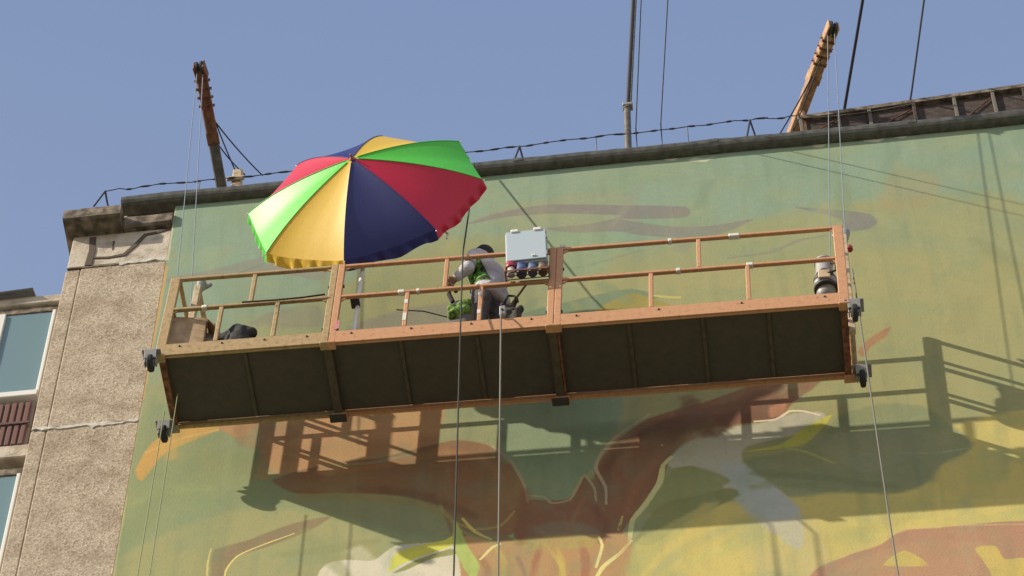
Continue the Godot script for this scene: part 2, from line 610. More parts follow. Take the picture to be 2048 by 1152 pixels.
	shape(Color8(144, 104, 76), 1.00, 5, [[-0.05, 24.73], [0.06, 25.26], [0.22, 25.24], [0.43, 25.24], [0.56, 25.55], [0.64, 25.47], [0.70, 25.73], [0.87, 26.05], [1.17, 26.35], [1.72, 26.54], [2.37, 26.82], [2.73, 26.70], [2.48, 26.42], [2.31, 26.16], [2.06, 26.13], [1.61, 26.10], [1.37, 25.80], [1.22, 25.39], [1.03, 25.00], [0.88, 24.70], [0.84, 24.50], [0.34, 24.50]])
	shape(Color8(122, 86, 66), 0.70, 9, [[1.03, 26.12], [1.63, 26.43], [2.35, 26.52], [2.29, 26.17], [1.70, 26.18], [1.29, 25.98]])
	shape(Color8(140, 134, 112), 0.60, 8, [[0.08, 24.82], [0.34, 24.93], [0.60, 24.82], [0.81, 24.57], [0.47, 24.55]])
	shape(Color8(190, 150, 104), 1.00, 5, [[-0.55, 24.77], [-0.18, 24.70], [0.25, 24.68], [0.84, 24.67], [0.95, 24.47], [0.68, 23.09], [-0.44, 23.25]])
	stroke(Color8(168, 112, 84), 0.70, 6, 0.070, [[0.17, 24.60], [0.12, 24.32], [0.09, 23.98]])
	stroke(Color8(172, 112, 86), 0.70, 6, 0.079, [[0.51, 24.62], [0.56, 24.26], [0.52, 23.91]])
	stroke(Color8(214, 188, 100), 0.80, 3, 0.039, [[0.23, 24.57], [0.34, 24.29], [0.41, 23.93]])
	stroke(Color8(150, 120, 104), 0.60, 4, 0.044, [[-0.03, 24.48], [0.04, 24.19]])
	shape(Color8(196, 192, 172), 0.90, 6, [[1.30, 25.67], [1.51, 25.95], [1.70, 26.09], [2.15, 26.11], [2.47, 26.22], [2.69, 26.21], [2.73, 26.11], [2.49, 25.90], [2.00, 25.78], [1.96, 25.57], [2.18, 25.22], [2.41, 24.79], [2.37, 24.20], [1.98, 24.76], [1.71, 25.33], [1.52, 25.56], [1.34, 25.55]])
	shape(Color8(180, 190, 190), 0.70, 12, [[1.76, 25.53], [2.02, 25.49], [2.26, 25.04], [2.41, 24.76], [2.23, 24.65], [1.99, 24.83]])
	stroke(Color8(240, 226, 196), 1.00, 1, 0.031, [[2.09, 26.15], [2.29, 26.15], [2.42, 26.26], [2.55, 26.24], [2.69, 26.15]])
	shape(Color8(196, 138, 104), 0.80, 4, [[2.25, 26.36], [2.40, 26.39], [2.36, 26.23], [2.24, 26.18]])
	shape(Color8(140, 146, 106), 0.88, 8, [[1.96, 25.57], [2.30, 25.63], [2.66, 25.75], [2.86, 26.12], [3.23, 26.25], [3.62, 26.14], [3.81, 25.83], [3.97, 25.51], [3.89, 25.38], [3.66, 25.23], [3.50, 24.98], [3.24, 24.88], [2.86, 24.95], [2.43, 25.08], [2.18, 25.22]])
	shape(Color8(156, 156, 122), 0.60, 10, [[2.57, 25.78], [3.02, 25.86], [3.54, 25.77], [3.79, 25.59], [3.46, 25.40], [3.05, 25.21], [2.85, 25.36]])
	shape(Color8(204, 198, 84), 1.00, 3, [[1.95, 25.71], [2.30, 25.76], [2.56, 26.00], [2.79, 26.15], [2.72, 25.99], [2.53, 25.74], [2.30, 25.70]])
	stroke(Color8(176, 180, 108), 0.80, 3, 0.031, [[2.30, 25.72], [2.52, 25.62], [2.76, 25.40]])
	shape(Color8(150, 156, 104), 0.90, 7, [[1.34, 25.52], [1.58, 25.52], [1.84, 25.29], [1.57, 25.11], [1.21, 24.94], [1.08, 24.96]])
	shape(Color8(140, 144, 92), 0.90, 6, [[0.98, 24.55], [1.21, 25.02], [1.57, 25.12], [1.83, 25.18], [1.91, 25.06], [1.46, 24.76], [1.11, 24.46]])
	shape(Color8(190, 186, 118), 0.80, 9, [[0.68, 23.09], [0.95, 24.47], [1.25, 24.72], [1.65, 24.99], [1.73, 24.94], [1.24, 24.44], [0.92, 23.86]])
	stroke(Color8(176, 124, 82), 0.55, 12, 0.114, [[-1.81, 25.97], [-1.27, 26.00], [-0.73, 26.11], [-0.37, 25.97], [-0.14, 25.59]])
	stroke(Color8(122, 90, 62), 0.55, 12, 0.132, [[-1.53, 25.69], [-0.99, 25.54], [-0.63, 25.29], [-0.36, 25.07]])
	stroke(Color8(168, 140, 84), 0.60, 8, 0.070, [[-1.98, 25.65], [-1.43, 25.55], [-0.89, 25.36], [-0.62, 25.12]])
	stroke(Color8(184, 160, 92), 0.70, 3, 0.035, [[-0.60, 25.06], [-0.40, 24.91], [-0.18, 24.93], [-0.05, 25.13]])
	stroke(Color8(170, 160, 100), 0.60, 5, 0.044, [[-0.71, 25.31], [-0.51, 24.90], [-0.18, 24.66], [0.08, 24.68]])
	stroke(Color8(112, 80, 60), 0.50, 12, 0.105, [[0.74, 25.16], [0.77, 25.68], [0.98, 26.03], [1.35, 26.29]])
	stroke(Color8(170, 112, 82), 0.50, 10, 0.096, [[0.91, 24.92], [1.05, 25.41], [1.29, 25.83], [1.70, 26.07]])
	stroke(Color8(150, 112, 92), 0.50, 8, 0.079, [[0.21, 25.17], [0.39, 25.00], [0.60, 25.04]])
	stroke(Color8(128, 84, 70), 0.60, 8, 0.079, [[0.65, 25.10], [0.73, 24.80], [0.68, 24.55]])
	stroke(Color8(166, 120, 92), 0.50, 6, 0.061, [[0.38, 24.67], [0.47, 24.98], [0.57, 25.26]])
	shape(Color8(178, 168, 96), 0.60, 8, [[-0.01, 24.69], [0.38, 24.72], [0.68, 24.65], [0.60, 24.50], [0.08, 24.54]])
	stroke(Color8(206, 186, 98), 0.60, 6, 0.061, [[-0.22, 24.65], [-0.14, 24.43], [-0.16, 24.08]])
	stroke(Color8(208, 186, 100), 0.70, 5, 0.053, [[0.30, 24.54], [0.36, 24.28], [0.33, 23.94]])
	stroke(Color8(154, 112, 84), 0.50, 6, 0.070, [[-0.35, 24.53], [-0.28, 24.31], [-0.30, 24.03]])
	shape(Color8(150, 122, 92), 0.50, 12, [[-2.65, 26.84], [-2.23, 26.87], [-2.03, 26.59], [-2.29, 26.39], [-2.58, 26.51]])
	stroke(Color8(206, 160, 110), 0.60, 6, 0.061, [[-2.20, 26.34], [-1.82, 26.16], [-1.55, 26.16]])
	stroke(Color8(170, 168, 128), 0.50, 4, 0.044, [[-1.82, 26.08], [-1.36, 26.05], [-0.96, 26.14]])
	stroke(Color8(150, 156, 116), 0.50, 14, 0.114, [[2.00, 25.15], [2.44, 25.23], [3.12, 25.06]])
	stroke(Color8(124, 128, 92), 0.50, 12, 0.096, [[2.02, 25.38], [2.62, 25.21], [3.29, 24.96]])
	stroke(Color8(190, 196, 150), 0.50, 2, 0.022, [[3.34, 25.47], [3.64, 25.42], [3.94, 25.45]])
	stroke(Color8(216, 206, 120), 0.50, 18, 0.175, [[1.44, 24.20], [1.96, 24.40], [2.22, 24.40]])
	stroke(Color8(198, 186, 110), 0.50, 14, 0.132, [[2.55, 24.31], [2.90, 24.40], [3.42, 24.54]])
	stroke(Color8(188, 184, 124), 0.60, 12, 0.114, [[1.10, 24.04], [1.45, 24.41], [1.85, 24.63]])
	stroke(Color8(160, 172, 120), 0.50, 16, 0.132, [[-3.52, 25.73], [-3.22, 25.91], [-2.76, 25.88]])
	stroke(Color8(150, 150, 100), 0.50, 14, 0.114, [[-2.10, 24.79], [-1.58, 24.82], [-1.23, 24.87]])
	stroke(Color8(190, 168, 134), 0.90, 1, 0.026, [[-0.26, 26.15], [-0.08, 25.86], [0.02, 25.53], [0.06, 25.23]])
	stroke(Color8(190, 168, 134), 0.90, 1, 0.026, [[0.06, 25.34], [0.20, 25.30], [0.27, 25.19], [0.43, 25.22], [0.52, 25.45], [0.57, 25.56], [0.65, 25.36], [0.66, 25.17]])
	stroke(Color8(196, 174, 144), 0.90, 1, 0.031, [[1.17, 26.41], [0.89, 26.15], [0.73, 25.88], [0.67, 25.66], [0.75, 25.35], [0.75, 25.10]])
	stroke(Color8(216, 214, 150), 1.00, 1, 0.057, [[1.35, 25.73], [1.26, 25.61], [1.22, 25.35], [1.08, 25.04], [0.97, 24.84], [0.93, 24.55]])
	stroke(Color8(240, 228, 150), 1.00, 1, 0.044, [[0.95, 24.56], [0.85, 24.39], [0.71, 24.23], [0.63, 24.04]])
	stroke(Color8(240, 228, 150), 1.00, 1, 0.031, [[0.67, 24.65], [0.70, 24.52], [0.64, 24.21]])
	stroke(Color8(214, 196, 110), 0.80, 1, 0.022, [[0.89, 24.92], [0.84, 24.71], [0.86, 24.78]])
	shape(Color8(226, 219, 196), 1.00, 3, [[-1.85, 23.44], [-1.74, 24.52], [-1.53, 24.64], [-1.28, 24.59], [-1.09, 24.77], [-0.83, 24.78], [-0.59, 24.74], [-0.52, 24.34], [-0.48, 23.25]])
	shape(Color8(226, 224, 92), 1.00, 2, [[-1.14, 24.40], [-1.09, 24.65], [-0.92, 24.74], [-0.66, 24.80], [-0.51, 24.91], [-0.61, 24.71], [-0.83, 24.61], [-1.04, 24.50]])
	shape(Color8(150, 152, 92), 0.90, 2, [[-1.10, 24.39], [-0.91, 24.54], [-0.61, 24.67], [-0.55, 24.59], [-0.78, 24.54], [-1.00, 24.41]])
	shape(Color8(184, 200, 110), 1.00, 3, [[-0.59, 24.82], [-0.57, 25.07], [-0.51, 24.87], [-0.46, 24.69], [-0.35, 24.39], [-0.41, 24.19], [-0.55, 24.56]])
	stroke(Color8(236, 214, 120), 0.80, 2, 0.035, [[-0.51, 25.09], [-0.40, 24.88], [-0.25, 24.74]])
	stroke(Color8(238, 222, 150), 1.00, 1, 0.031, [[-0.35, 24.47], [-0.24, 24.63], [-0.17, 24.67]])
	shape(Color8(146, 128, 96), 0.90, 5, [[-2.63, 23.55], [-2.70, 24.82], [-2.66, 24.97], [-2.38, 25.06], [-2.04, 25.23], [-1.67, 25.30], [-1.86, 25.11], [-2.20, 24.94], [-2.50, 24.81], [-2.57, 24.50], [-2.51, 23.53]])
	stroke(Color8(238, 216, 130), 1.00, 1, 0.018, [[-2.56, 24.22], [-2.56, 24.64], [-2.47, 24.84], [-2.25, 24.97], [-1.99, 25.09]])
	stroke(Color8(238, 216, 130), 1.00, 1, 0.018, [[-2.70, 24.24], [-2.73, 24.73], [-2.72, 24.98]])
	shape(Color8(186, 142, 114), 1.00, 3, [[2.28, 22.87], [2.43, 23.85], [2.78, 24.08], [3.04, 24.17], [3.23, 24.34], [3.44, 24.35], [4.64, 24.21], [4.42, 22.57]])
	shape(Color8(196, 156, 118), 0.50, 12, [[2.55, 23.76], [2.86, 24.02], [3.42, 24.18], [4.03, 23.96], [3.48, 22.70], [2.44, 22.85]])
	shape(Color8(212, 188, 106), 1.00, 1, [[3.05, 23.89], [3.24, 24.07], [3.42, 23.84]])
	shape(Color8(212, 188, 106), 1.00, 1, [[3.82, 24.01], [3.99, 24.02], [4.04, 23.83], [4.25, 23.76], [4.11, 22.62], [3.91, 22.64], [3.92, 23.62]])
	stroke(Color8(222, 188, 130), 0.70, 2, 0.022, [[2.44, 23.98], [2.62, 24.08], [2.83, 24.13], [3.18, 24.32], [3.44, 24.38], [4.32, 24.28]])
	shape(Color8(214, 212, 186), 0.90, 1, [[-0.07, 31.00], [-0.02, 31.06], [0.06, 31.02], [0.15, 31.07], [0.13, 31.00], [0.07, 30.96], [-0.01, 30.97]])
	shape(Color8(214, 212, 186), 0.90, 1, [[1.71, 30.83], [1.78, 30.89], [1.87, 30.84], [1.98, 30.89], [1.95, 30.83], [1.88, 30.78], [1.79, 30.80]])
	shape(Color8(214, 212, 186), 0.90, 1, [[1.46, 30.91], [1.51, 30.97], [1.56, 30.93], [1.63, 30.99], [1.61, 30.92], [1.57, 30.87], [1.51, 30.88]])
	shape(Color8(214, 212, 186), 0.90, 1, [[2.97, 30.88], [3.01, 30.94], [3.06, 30.90], [3.12, 30.96], [3.10, 30.89], [3.06, 30.84], [3.01, 30.85]])
	shape(Color8(214, 212, 186), 0.90, 1, [[3.47, 30.89], [3.53, 30.95], [3.61, 30.90], [3.71, 30.95], [3.68, 30.89], [3.62, 30.84], [3.54, 30.86]])
	shape(Color8(214, 212, 186), 0.90, 1, [[3.76, 30.92], [3.81, 30.98], [3.87, 30.93], [3.95, 30.99], [3.93, 30.92], [3.88, 30.87], [3.81, 30.89]])
	shape(Color8(214, 212, 186), 0.90, 1, [[4.73, 30.95], [4.81, 31.01], [4.89, 30.96], [5.00, 31.01], [4.97, 30.94], [4.90, 30.90], [4.81, 30.92]])
	shape(Color8(214, 212, 186), 0.90, 1, [[-0.52, 30.95], [-0.47, 31.01], [-0.41, 30.96], [-0.33, 31.02], [-0.35, 30.95], [-0.40, 30.90], [-0.46, 30.92]])
	shape(Color8(214, 212, 186), 0.90, 1, [[0.39, 30.96], [0.42, 31.02], [0.46, 30.98], [0.51, 31.04], [0.50, 30.98], [0.47, 30.92], [0.42, 30.93]])
	stroke(Color8(206, 200, 172), 0.90, 1, 0.039, [[-3.56, 30.87], [-3.57, 30.64], [-3.55, 29.87]])
	stroke(Color8(206, 166, 104), 0.90, 2, 0.061, [[-3.55, 29.76], [-3.56, 29.22], [-3.57, 28.20], [-3.57, 27.40]])
	stroke(Color8(196, 190, 130), 0.80, 2, 0.039, [[-3.57, 27.30], [-3.58, 26.43], [-3.56, 24.71], [-3.55, 23.74]])
	mottle(noise(FastNoiseLite.TYPE_SIMPLEX_SMOOTH, 0.009, 11, 5), Color8(176, 168, 112), 0.5, 0.20)
	mottle(noise(FastNoiseLite.TYPE_SIMPLEX_SMOOTH, 0.014, 12, 5), Color8(120, 150, 122), 0.5, 0.22)
	mottle(noise(FastNoiseLite.TYPE_SIMPLEX_SMOOTH, 0.06, 13, 3), Color8(206, 204, 170), 0.55, 0.07)
	mottle(noise(FastNoiseLite.TYPE_SIMPLEX_SMOOTH, 0.11, 14, 3), Color8(96, 98, 76), 0.58, 0.06)
	streaks(15, Color8(104, 122, 100), 0.20)
	streaks(16, Color8(190, 190, 150), 0.16)
	roller_marks()

# ------------------------------------------------------------------ the scene
func _ready() -> void:
	rng.seed = 4
	creases.frequency = 0.01
	creases.seed = 8
	creases.fractal_octaves = 3
	var cam := Camera3D.new()
	cam.name = "camera"
	cam.fov = 9.8557
	cam.near = 0.5
	cam.far = 900.0
	cam.transform = Transform3D(Basis(Vector3(0.99359196, 0.00302984, -0.11298602), Vector3(0.09367483, 0.53729107, 0.83817858), Vector3(0.06324592, -0.84339145, 0.53356426)).orthonormalized(), Vector3(1.94724, 1.6, 17.17306))
	add_child(cam)
	cam.current = true
	var env := Environment.new()
	env.background_mode = Environment.BG_SKY
	var sky_material := ProceduralSkyMaterial.new()
	sky_material.sky_top_color = lin(0.118, 0.188, 0.355)
	sky_material.sky_horizon_color = lin(0.78, 0.75, 0.69)
	sky_material.sky_curve = 0.5
	sky_material.ground_bottom_color = lin(0.2, 0.18, 0.15)
	sky_material.ground_horizon_color = lin(0.4, 0.39, 0.37)
	var sky := Sky.new()
	sky.sky_material = sky_material
	env.sky = sky
	env.tonemap_mode = Environment.TONE_MAPPER_LINEAR
	env.tonemap_exposure = 1.32
	env.sdfgi_enabled = true
	env.ssao_enabled = true
	env.ssil_enabled = true
	var world := WorldEnvironment.new()
	world.name = "daylight"
	world.environment = env
	add_child(world)
	var sun := DirectionalLight3D.new()
	sun.name = "sun"
	sun.light_energy = 1.32
	sun.light_color = Color(1.0, 0.95, 0.86)
	sun.light_angular_distance = 0.55
	sun.shadow_enabled = true
	add_child(sun)
	sun.look_at_from_position(Vector3.ZERO, Vector3(1.93, -1.38, -1.0))
	make_materials()
	make_ground()
	make_building()
	make_roof_things()
	make_platform()
	make_ropes()
	make_parasol()
	make_worker()
	make_gear()
	for o in get_children():
		if o is Node3D and o.get_meta("category", "") in ["work platform", "parasol", "person", "cabinet", "tray", "tin", "jar", "box", "bag", "backpack", "bottle", "clamp"]:
			o.position += NEARER

func make_materials() -> void:
	var cell := noise(FastNoiseLite.TYPE_CELLULAR, 0.06, 21, 1)
	cell.cellular_return_type = FastNoiseLite.RETURN_CELL_VALUE
	cell.cellular_jitter = 1.0
	var stones := grain_texture(cell, 768, ramp_of([[0.0, lin(0.31, 0.245, 0.18)], [0.25, lin(0.41, 0.335, 0.25)], [0.55, lin(0.465, 0.39, 0.295)], [0.8, lin(0.51, 0.435, 0.335)], [1.0, lin(0.58, 0.51, 0.42)]]))
	var dist := noise(FastNoiseLite.TYPE_CELLULAR, 0.06, 21, 2)
	dist.cellular_return_type = FastNoiseLite.RETURN_DISTANCE
	var pebbles := worn(stones, 0.85, 0.95, bump_texture(dist, 768, 6.0), 0.55)
	var patches := noise(FastNoiseLite.TYPE_SIMPLEX_SMOOTH, 0.008, 24, 5)
	pebbles.detail_enabled = true
	pebbles.detail_blend_mode = BaseMaterial3D.BLEND_MODE_MUL
	pebbles.detail_uv_layer = BaseMaterial3D.DETAIL_UV_2
	pebbles.uv2_triplanar = true
	pebbles.uv2_scale = Vector3.ONE / 2.3
	pebbles.detail_albedo = grain_texture(patches, 512, ramp_of([[0.2, Color(0.88, 0.86, 0.84)], [0.5, Color(0.95, 0.945, 0.94)], [0.8, Color(1, 1, 1)]]))
	mats.pebbles = pebbles
	var soft := noise(FastNoiseLite.TYPE_SIMPLEX_SMOOTH, 0.012, 31, 6)
	var rough_bump := bump_texture(noise(FastNoiseLite.TYPE_SIMPLEX_SMOOTH, 0.05, 32, 4), 512, 3.0)
	mats.concrete = worn(grain_texture(soft, 512, ramp_of([[0.15, lin(0.36, 0.31, 0.25)], [0.45, lin(0.49, 0.43, 0.35)], [0.85, lin(0.56, 0.50, 0.42)]])), 1.3, 0.92, rough_bump, 0.5)
	mats.dark_concrete = worn(grain_texture(soft, 512, ramp_of([[0.15, lin(0.07, 0.055, 0.04)], [0.5, lin(0.16, 0.13, 0.10)], [0.85, lin(0.28, 0.23, 0.18)]])), 0.9, 0.9, rough_bump, 0.6)
	mats.mortar = worn(grain_texture(soft, 512, ramp_of([[0.15, lin(0.46, 0.43, 0.38)], [0.8, lin(0.68, 0.66, 0.62)]])), 0.5, 0.95, rough_bump, 0.8)
	mats.tar = plain(0.09, 0.065, 0.045, 0.8)
	mats.sheet = worn(grain_texture(noise(FastNoiseLite.TYPE_SIMPLEX_SMOOTH, 0.018, 33, 5), 512, ramp_of([[0.2, lin(0.07, 0.067, 0.053)], [0.5, lin(0.10, 0.10, 0.085)], [0.8, lin(0.13, 0.135, 0.115)]])), 1.1, 0.5, rough_bump, 0.2, 0.2)
	mats.brown_sheet = worn(grain_texture(noise(FastNoiseLite.TYPE_SIMPLEX_SMOOTH, 0.02, 34, 5), 256, ramp_of([[0.2, lin(0.035, 0.024, 0.02)], [0.8, lin(0.075, 0.052, 0.044)]])), 0.8, 0.8, rough_bump, 0.4)
	var chips := noise(FastNoiseLite.TYPE_SIMPLEX_SMOOTH, 0.02, 35, 5)
	mats.orange = worn(grain_texture(chips, 512, ramp_of([[0.0, lin(0.34, 0.15, 0.075)], [0.16, lin(0.47, 0.23, 0.115)], [0.30, lin(0.545, 0.285, 0.145)], [0.72, lin(0.565, 0.30, 0.155)], [0.9, lin(0.59, 0.34, 0.19)], [1.0, lin(0.62, 0.42, 0.28)]])), 0.7, 0.55, rough_bump, 0.25)
	mats.tan = worn(grain_texture(chips, 512, ramp_of([[0.0, lin(0.24, 0.16, 0.07)], [0.22, lin(0.33, 0.235, 0.115)], [0.4, lin(0.40, 0.28, 0.135)], [0.8, lin(0.45, 0.315, 0.155)], [1.0, lin(0.56, 0.42, 0.24)]])), 0.7, 0.6, rough_bump, 0.25)
	mats.beige = worn(grain_texture(chips, 256, ramp_of([[0.1, lin(0.36, 0.27, 0.17)], [0.6, lin(0.55, 0.44, 0.30)]])), 0.6, 0.6)
	mats.deck = worn(grain_texture(noise(FastNoiseLite.TYPE_SIMPLEX_SMOOTH, 0.015, 36, 5), 512, ramp_of([[0.2, lin(0.068, 0.059, 0.047)], [0.8, lin(0.080, 0.070, 0.056)]])), 1.0, 0.75, rough_bump, 0.2)
	mats.rib = worn(grain_texture(chips, 256, ramp_of([[0.2, lin(0.06, 0.05, 0.038)], [0.7, lin(0.09, 0.072, 0.052)]])), 0.6, 0.7)
	mats.rust = worn(grain_texture(chips, 256, ramp_of([[0.1, lin(0.07, 0.03, 0.018)], [0.5, lin(0.17, 0.07, 0.038)], [0.9, lin(0.30, 0.13, 0.065)]])), 0.5, 0.8, rough_bump, 0.5)
	mats.grey_metal = worn(grain_texture(chips, 256, ramp_of([[0.1, lin(0.07, 0.068, 0.06)], [0.9, lin(0.18, 0.17, 0.15)]])), 0.5, 0.6, null, 0.0, 0.3)
	mats.golden = worn(grain_texture(chips, 256, ramp_of([[0.1, lin(0.22, 0.11, 0.05)], [0.5, lin(0.46, 0.26, 0.13)], [0.9, lin(0.60, 0.40, 0.24)]])), 0.5, 0.6, rough_bump, 0.3)
	mats.steel = plain(0.30, 0.30, 0.30, 0.55, 0.2)
	mats.dark_steel = plain(0.06, 0.058, 0.06, 0.5, 0.4)
	mats.pale = plain(0.36, 0.36, 0.36, 0.6)
	mats.rubber = plain(0.03, 0.03, 0.032, 0.85)
	mats.white = plain(0.75, 0.75, 0.73, 0.45)
	mats.tape = plain(0.72, 0.70, 0.64, 0.6)
	mats.rope_dark = plain(0.05, 0.05, 0.04, 0.9)
	mats.rope_grey = plain(0.22, 0.27, 0.33, 0.7)
	mats.rope_olive = plain(0.27, 0.30, 0.17, 0.9)
	mats.rope_pale = plain(0.19, 0.18, 0.155, 0.85)
	mats.wire = plain(0.045, 0.05, 0.075, 0.7)
	mats.thin_wire = plain(0.14, 0.17, 0.25, 0.7)
	mats.cardboard = worn(grain_texture(soft, 256, ramp_of([[0.2, lin(0.34, 0.235, 0.14)], [0.8, lin(0.46, 0.33, 0.21)]])), 0.4, 0.9)

# the platform and all that stands on it hang this much nearer the wall
const NEARER := Vector3(-0.01, 0.124, -0.08)

func make_ground() -> void:
	var st := begin()
	var n := Vector3.UP
	tri(st, Vector3(-500, 0, -500), Vector3(500, 0, -500), Vector3(500, 0, 500), n, n, n)
	tri(st, Vector3(-500, 0, -500), Vector3(500, 0, 500), Vector3(-500, 0, 500), n, n, n)
	var g := obj("ground", st.commit(), worn(grain_texture(noise(FastNoiseLite.TYPE_SIMPLEX_SMOOTH, 0.02, 41, 5), 256, ramp_of([[0.2, lin(0.12, 0.115, 0.085)], [0.8, lin(0.21, 0.19, 0.15)]])), 9.0, 0.95))
	g.set_meta("kind", "structure")

func wavy_strip(x0: float, x1: float, y: float, thick: float, z0: float, z1: float, seed_: int, slope := 0.0) -> Mesh:
	var n := noise(FastNoiseLite.TYPE_SIMPLEX_SMOOTH, 1.0, seed_, 4)
	var up := []
	var low := []
	var steps := int((x1 - x0) / 0.03)
	for i in steps + 1:
		var x := lerpf(x0, x1, float(i) / steps)
		var mid := y + n.get_noise_2d(x * 3.0, 0.0) * 0.04 + slope * (x - x0)
		var half := thick * 0.5 * (0.8 + 1.1 * n.get_noise_2d(x * 9.0, 7.0))
		up.append([x, mid + maxf(half, 0.006)])
		low.append([x, mid - maxf(half * (1.0 + n.get_noise_2d(x * 14.0, 30.0)), 0.006)])
	low.reverse()
	return plate(up + low, z0, z1)

func make_building() -> void:
	paint_mural()
	var house := thing("apartment_building", "concrete panel apartment block whose end wall carries a half painted green and brown mural", "building")
	obj("wall", span_box(Vector3(-4.58, 0, -12), Vector3(9, 31.0, -0.07), 0.01), mats.concrete, house)
	# the mural: one slab of insulation and plaster
	var st := begin()
	var cols := 46
	var rows := 40
	for i in cols:
		for j in rows:
			var q := []
			for e in [[0, 0], [1, 0], [1, 1], [0, 1]]:
				q.append(Vector2(lerpf(-3.565, MURAL_RIGHT, float(i + e[0]) / cols), lerpf(MURAL_LOW, MURAL_HIGH, float(j + e[1]) / rows)))
			for k in [[0, 2, 1], [0, 3, 2]]:
				for m in k:
					st.set_normal(Vector3(0, 0, 1))
					st.set_tangent(Plane(1, 0, 0, 1))
					st.set_uv(Vector2((q[m].x - MURAL_LEFT) / (MURAL_RIGHT - MURAL_LEFT), (MURAL_HIGH - q[m].y) / (MURAL_HIGH - MURAL_LOW)))
					st.add_vertex(Vector3(q[m].x, q[m].y, 0))
	var mm := StandardMaterial3D.new()
	mm.albedo_texture = ImageTexture.create_from_image(paint)
	mm.albedo_color = lin(0.9, 0.9, 0.9)
	mm.roughness = 0.9
	var bumps := noise(FastNoiseLite.TYPE_SIMPLEX_SMOOTH, 0.16, 51, 4).get_image(paint.get_width(), paint.get_height(), false, false, false)
	bumps.convert(Image.FORMAT_RGBA8)
	bumps.bump_map_to_normal_map(2.2)
	mm.normal_enabled = true
	mm.normal_texture = ImageTexture.create_from_image(bumps)
	mm.normal_scale = 0.16
	obj("mural", st.commit(), mm, house)
	obj("mural_edge", span_box(Vector3(-3.565, MURAL_LOW, -0.068), Vector3(-3.54, MURAL_HIGH, -0.003), 0.0), mats.concrete, house)
	var under := worn(grain_texture(noise(FastNoiseLite.TYPE_SIMPLEX_SMOOTH, 0.012, 52, 5), 256, ramp_of([[0.2, lin(0.22, 0.24, 0.13)], [0.8, lin(0.36, 0.34, 0.17)]])), 4.0, 0.9)
	obj("painted_plaster", span_box(Vector3(-3.565, 0, -0.068), Vector3(9, MURAL_LOW - 0.004, 0.0), 0.002), under, house)
	obj("painted_plaster", span_box(Vector3(MURAL_RIGHT + 0.004, MURAL_LOW, -0.068), Vector3(9, MURAL_HIGH, 0.0), 0.002), under, house)
	# the bare strip of pebble dashed panels beside it
	for y in [27.09, 24.29, 21.49, 18.69]:
		obj("pebble_dash_panel", span_box(Vector3(-4.44, y + 0.02, -0.066), Vector3(-3.567, y + 2.81, -0.022), 0.012), mats.pebbles, house)
		obj("corner_strip", span_box(Vector3(-4.595, y + 0.02, -0.3), Vector3(-4.443, y + 2.81, -0.03), 0.012), mats.pebbles, house)
	obj("mortar_joint", wavy_strip(-4.58, -3.58, 27.10, 0.05, -0.06, -0.012, 61), mats.mortar, house)
	obj("mortar_joint", wavy_strip(-4.58, -4.05, 29.91, 0.022, -0.06, -0.016, 62), mats.dark_concrete, house)
	obj("mortar_joint", wavy_strip(-4.05, -3.57, 29.925, 0.05, -0.06, -0.012, 65, 0.02), mats.mortar, house)
	obj("concrete_band", span_box(Vector3(-4.585, 29.93, -0.3), Vector3(-3.567, 30.52, -0.02), 0.01), mats.concrete, house)
	obj("tar_seam", plate([[-4.41, 30.47], [-4.345, 30.47], [-4.325, 30.2], [-4.335, 29.93], [-4.405, 29.935], [-4.39, 30.2]], -0.05, -0.008), mats.tar, house)
	obj("tar_seam", plate([[-4.33, 30.085], [-4.18, 30.065], [-4.03, 30.095], [-3.94, 30.25], [-3.85, 30.44], [-3.72, 30.465], [-3.58, 30.505], [-3.58, 30.485], [-3.72, 30.425], [-3.82, 30.41], [-3.90, 30.23], [-4.005, 30.055], [-4.18, 30.035], [-4.33, 30.055]], -0.05, -0.01), mats.tar, house)
	obj("tar_seam", plate([[-4.16, 30.36], [-4.14, 30.36], [-4.145, 30.2], [-4.155, 30.2]], -0.05, -0.012), mats.tar, house)
	# roof edge
	var w := noise(FastNoiseLite.TYPE_SIMPLEX_SMOOTH, 0.02, 63, 3)
	obj("cornice_slab", swept([[-0.3, 30.49], [0.17, 30.53], [0.2, 30.55], [0.2, 30.69], [0.17, 30.71], [-0.3, 30.71]], -4.66, -4.07, 6, 0.012, w), mats.dark_concrete, house)
	obj("cornice_slab", swept([[-0.3, 30.53], [0.03, 30.53], [0.05, 30.55], [0.05, 30.70], [0.03, 30.72], [-0.3, 30.72]], -4.065, -3.565, 6, 0.015, w), mats.dark_concrete, house)
	obj("roof_slab", span_box(Vector3(-4.6, 31.004, -12), Vector3(9, 31.16, -0.06), 0.01), mats.dark_concrete, house)
	var lip := []
	for k in 10:
		var a := lerpf(-PI * 0.5, PI * 0.62, k / 9.0)
		lip.append([0.03 + cos(a) * 0.078, 31.0 + sin(a) * 0.088])
	lip.append([-0.05, 31.10])
	lip.append([-0.05, 30.90])
	for s in [[-4.12, -2.14], [-2.137, -0.02], [-0.017, 1.98], [1.983, 3.99], [3.993, 6.0], [6.003, 9.0]]:
		obj("roof_flashing", swept(lip, s[0], s[1], 16, 0.014, w), mats.sheet, house)
	for x in [-2.14, -0.02, 1.98, 3.99]:
		obj("flashing_lap", swept([[0.02, 30.905], [0.075, 30.93], [0.112, 30.985], [0.108, 31.04], [0.075, 31.085], [0.03, 31.095]], x - 0.05, x + 0.04, 2, 0.004, w), mats.sheet, house)
	for y in [27.05, 24.25]:
		make_balcony(house, y, y > 26.0)

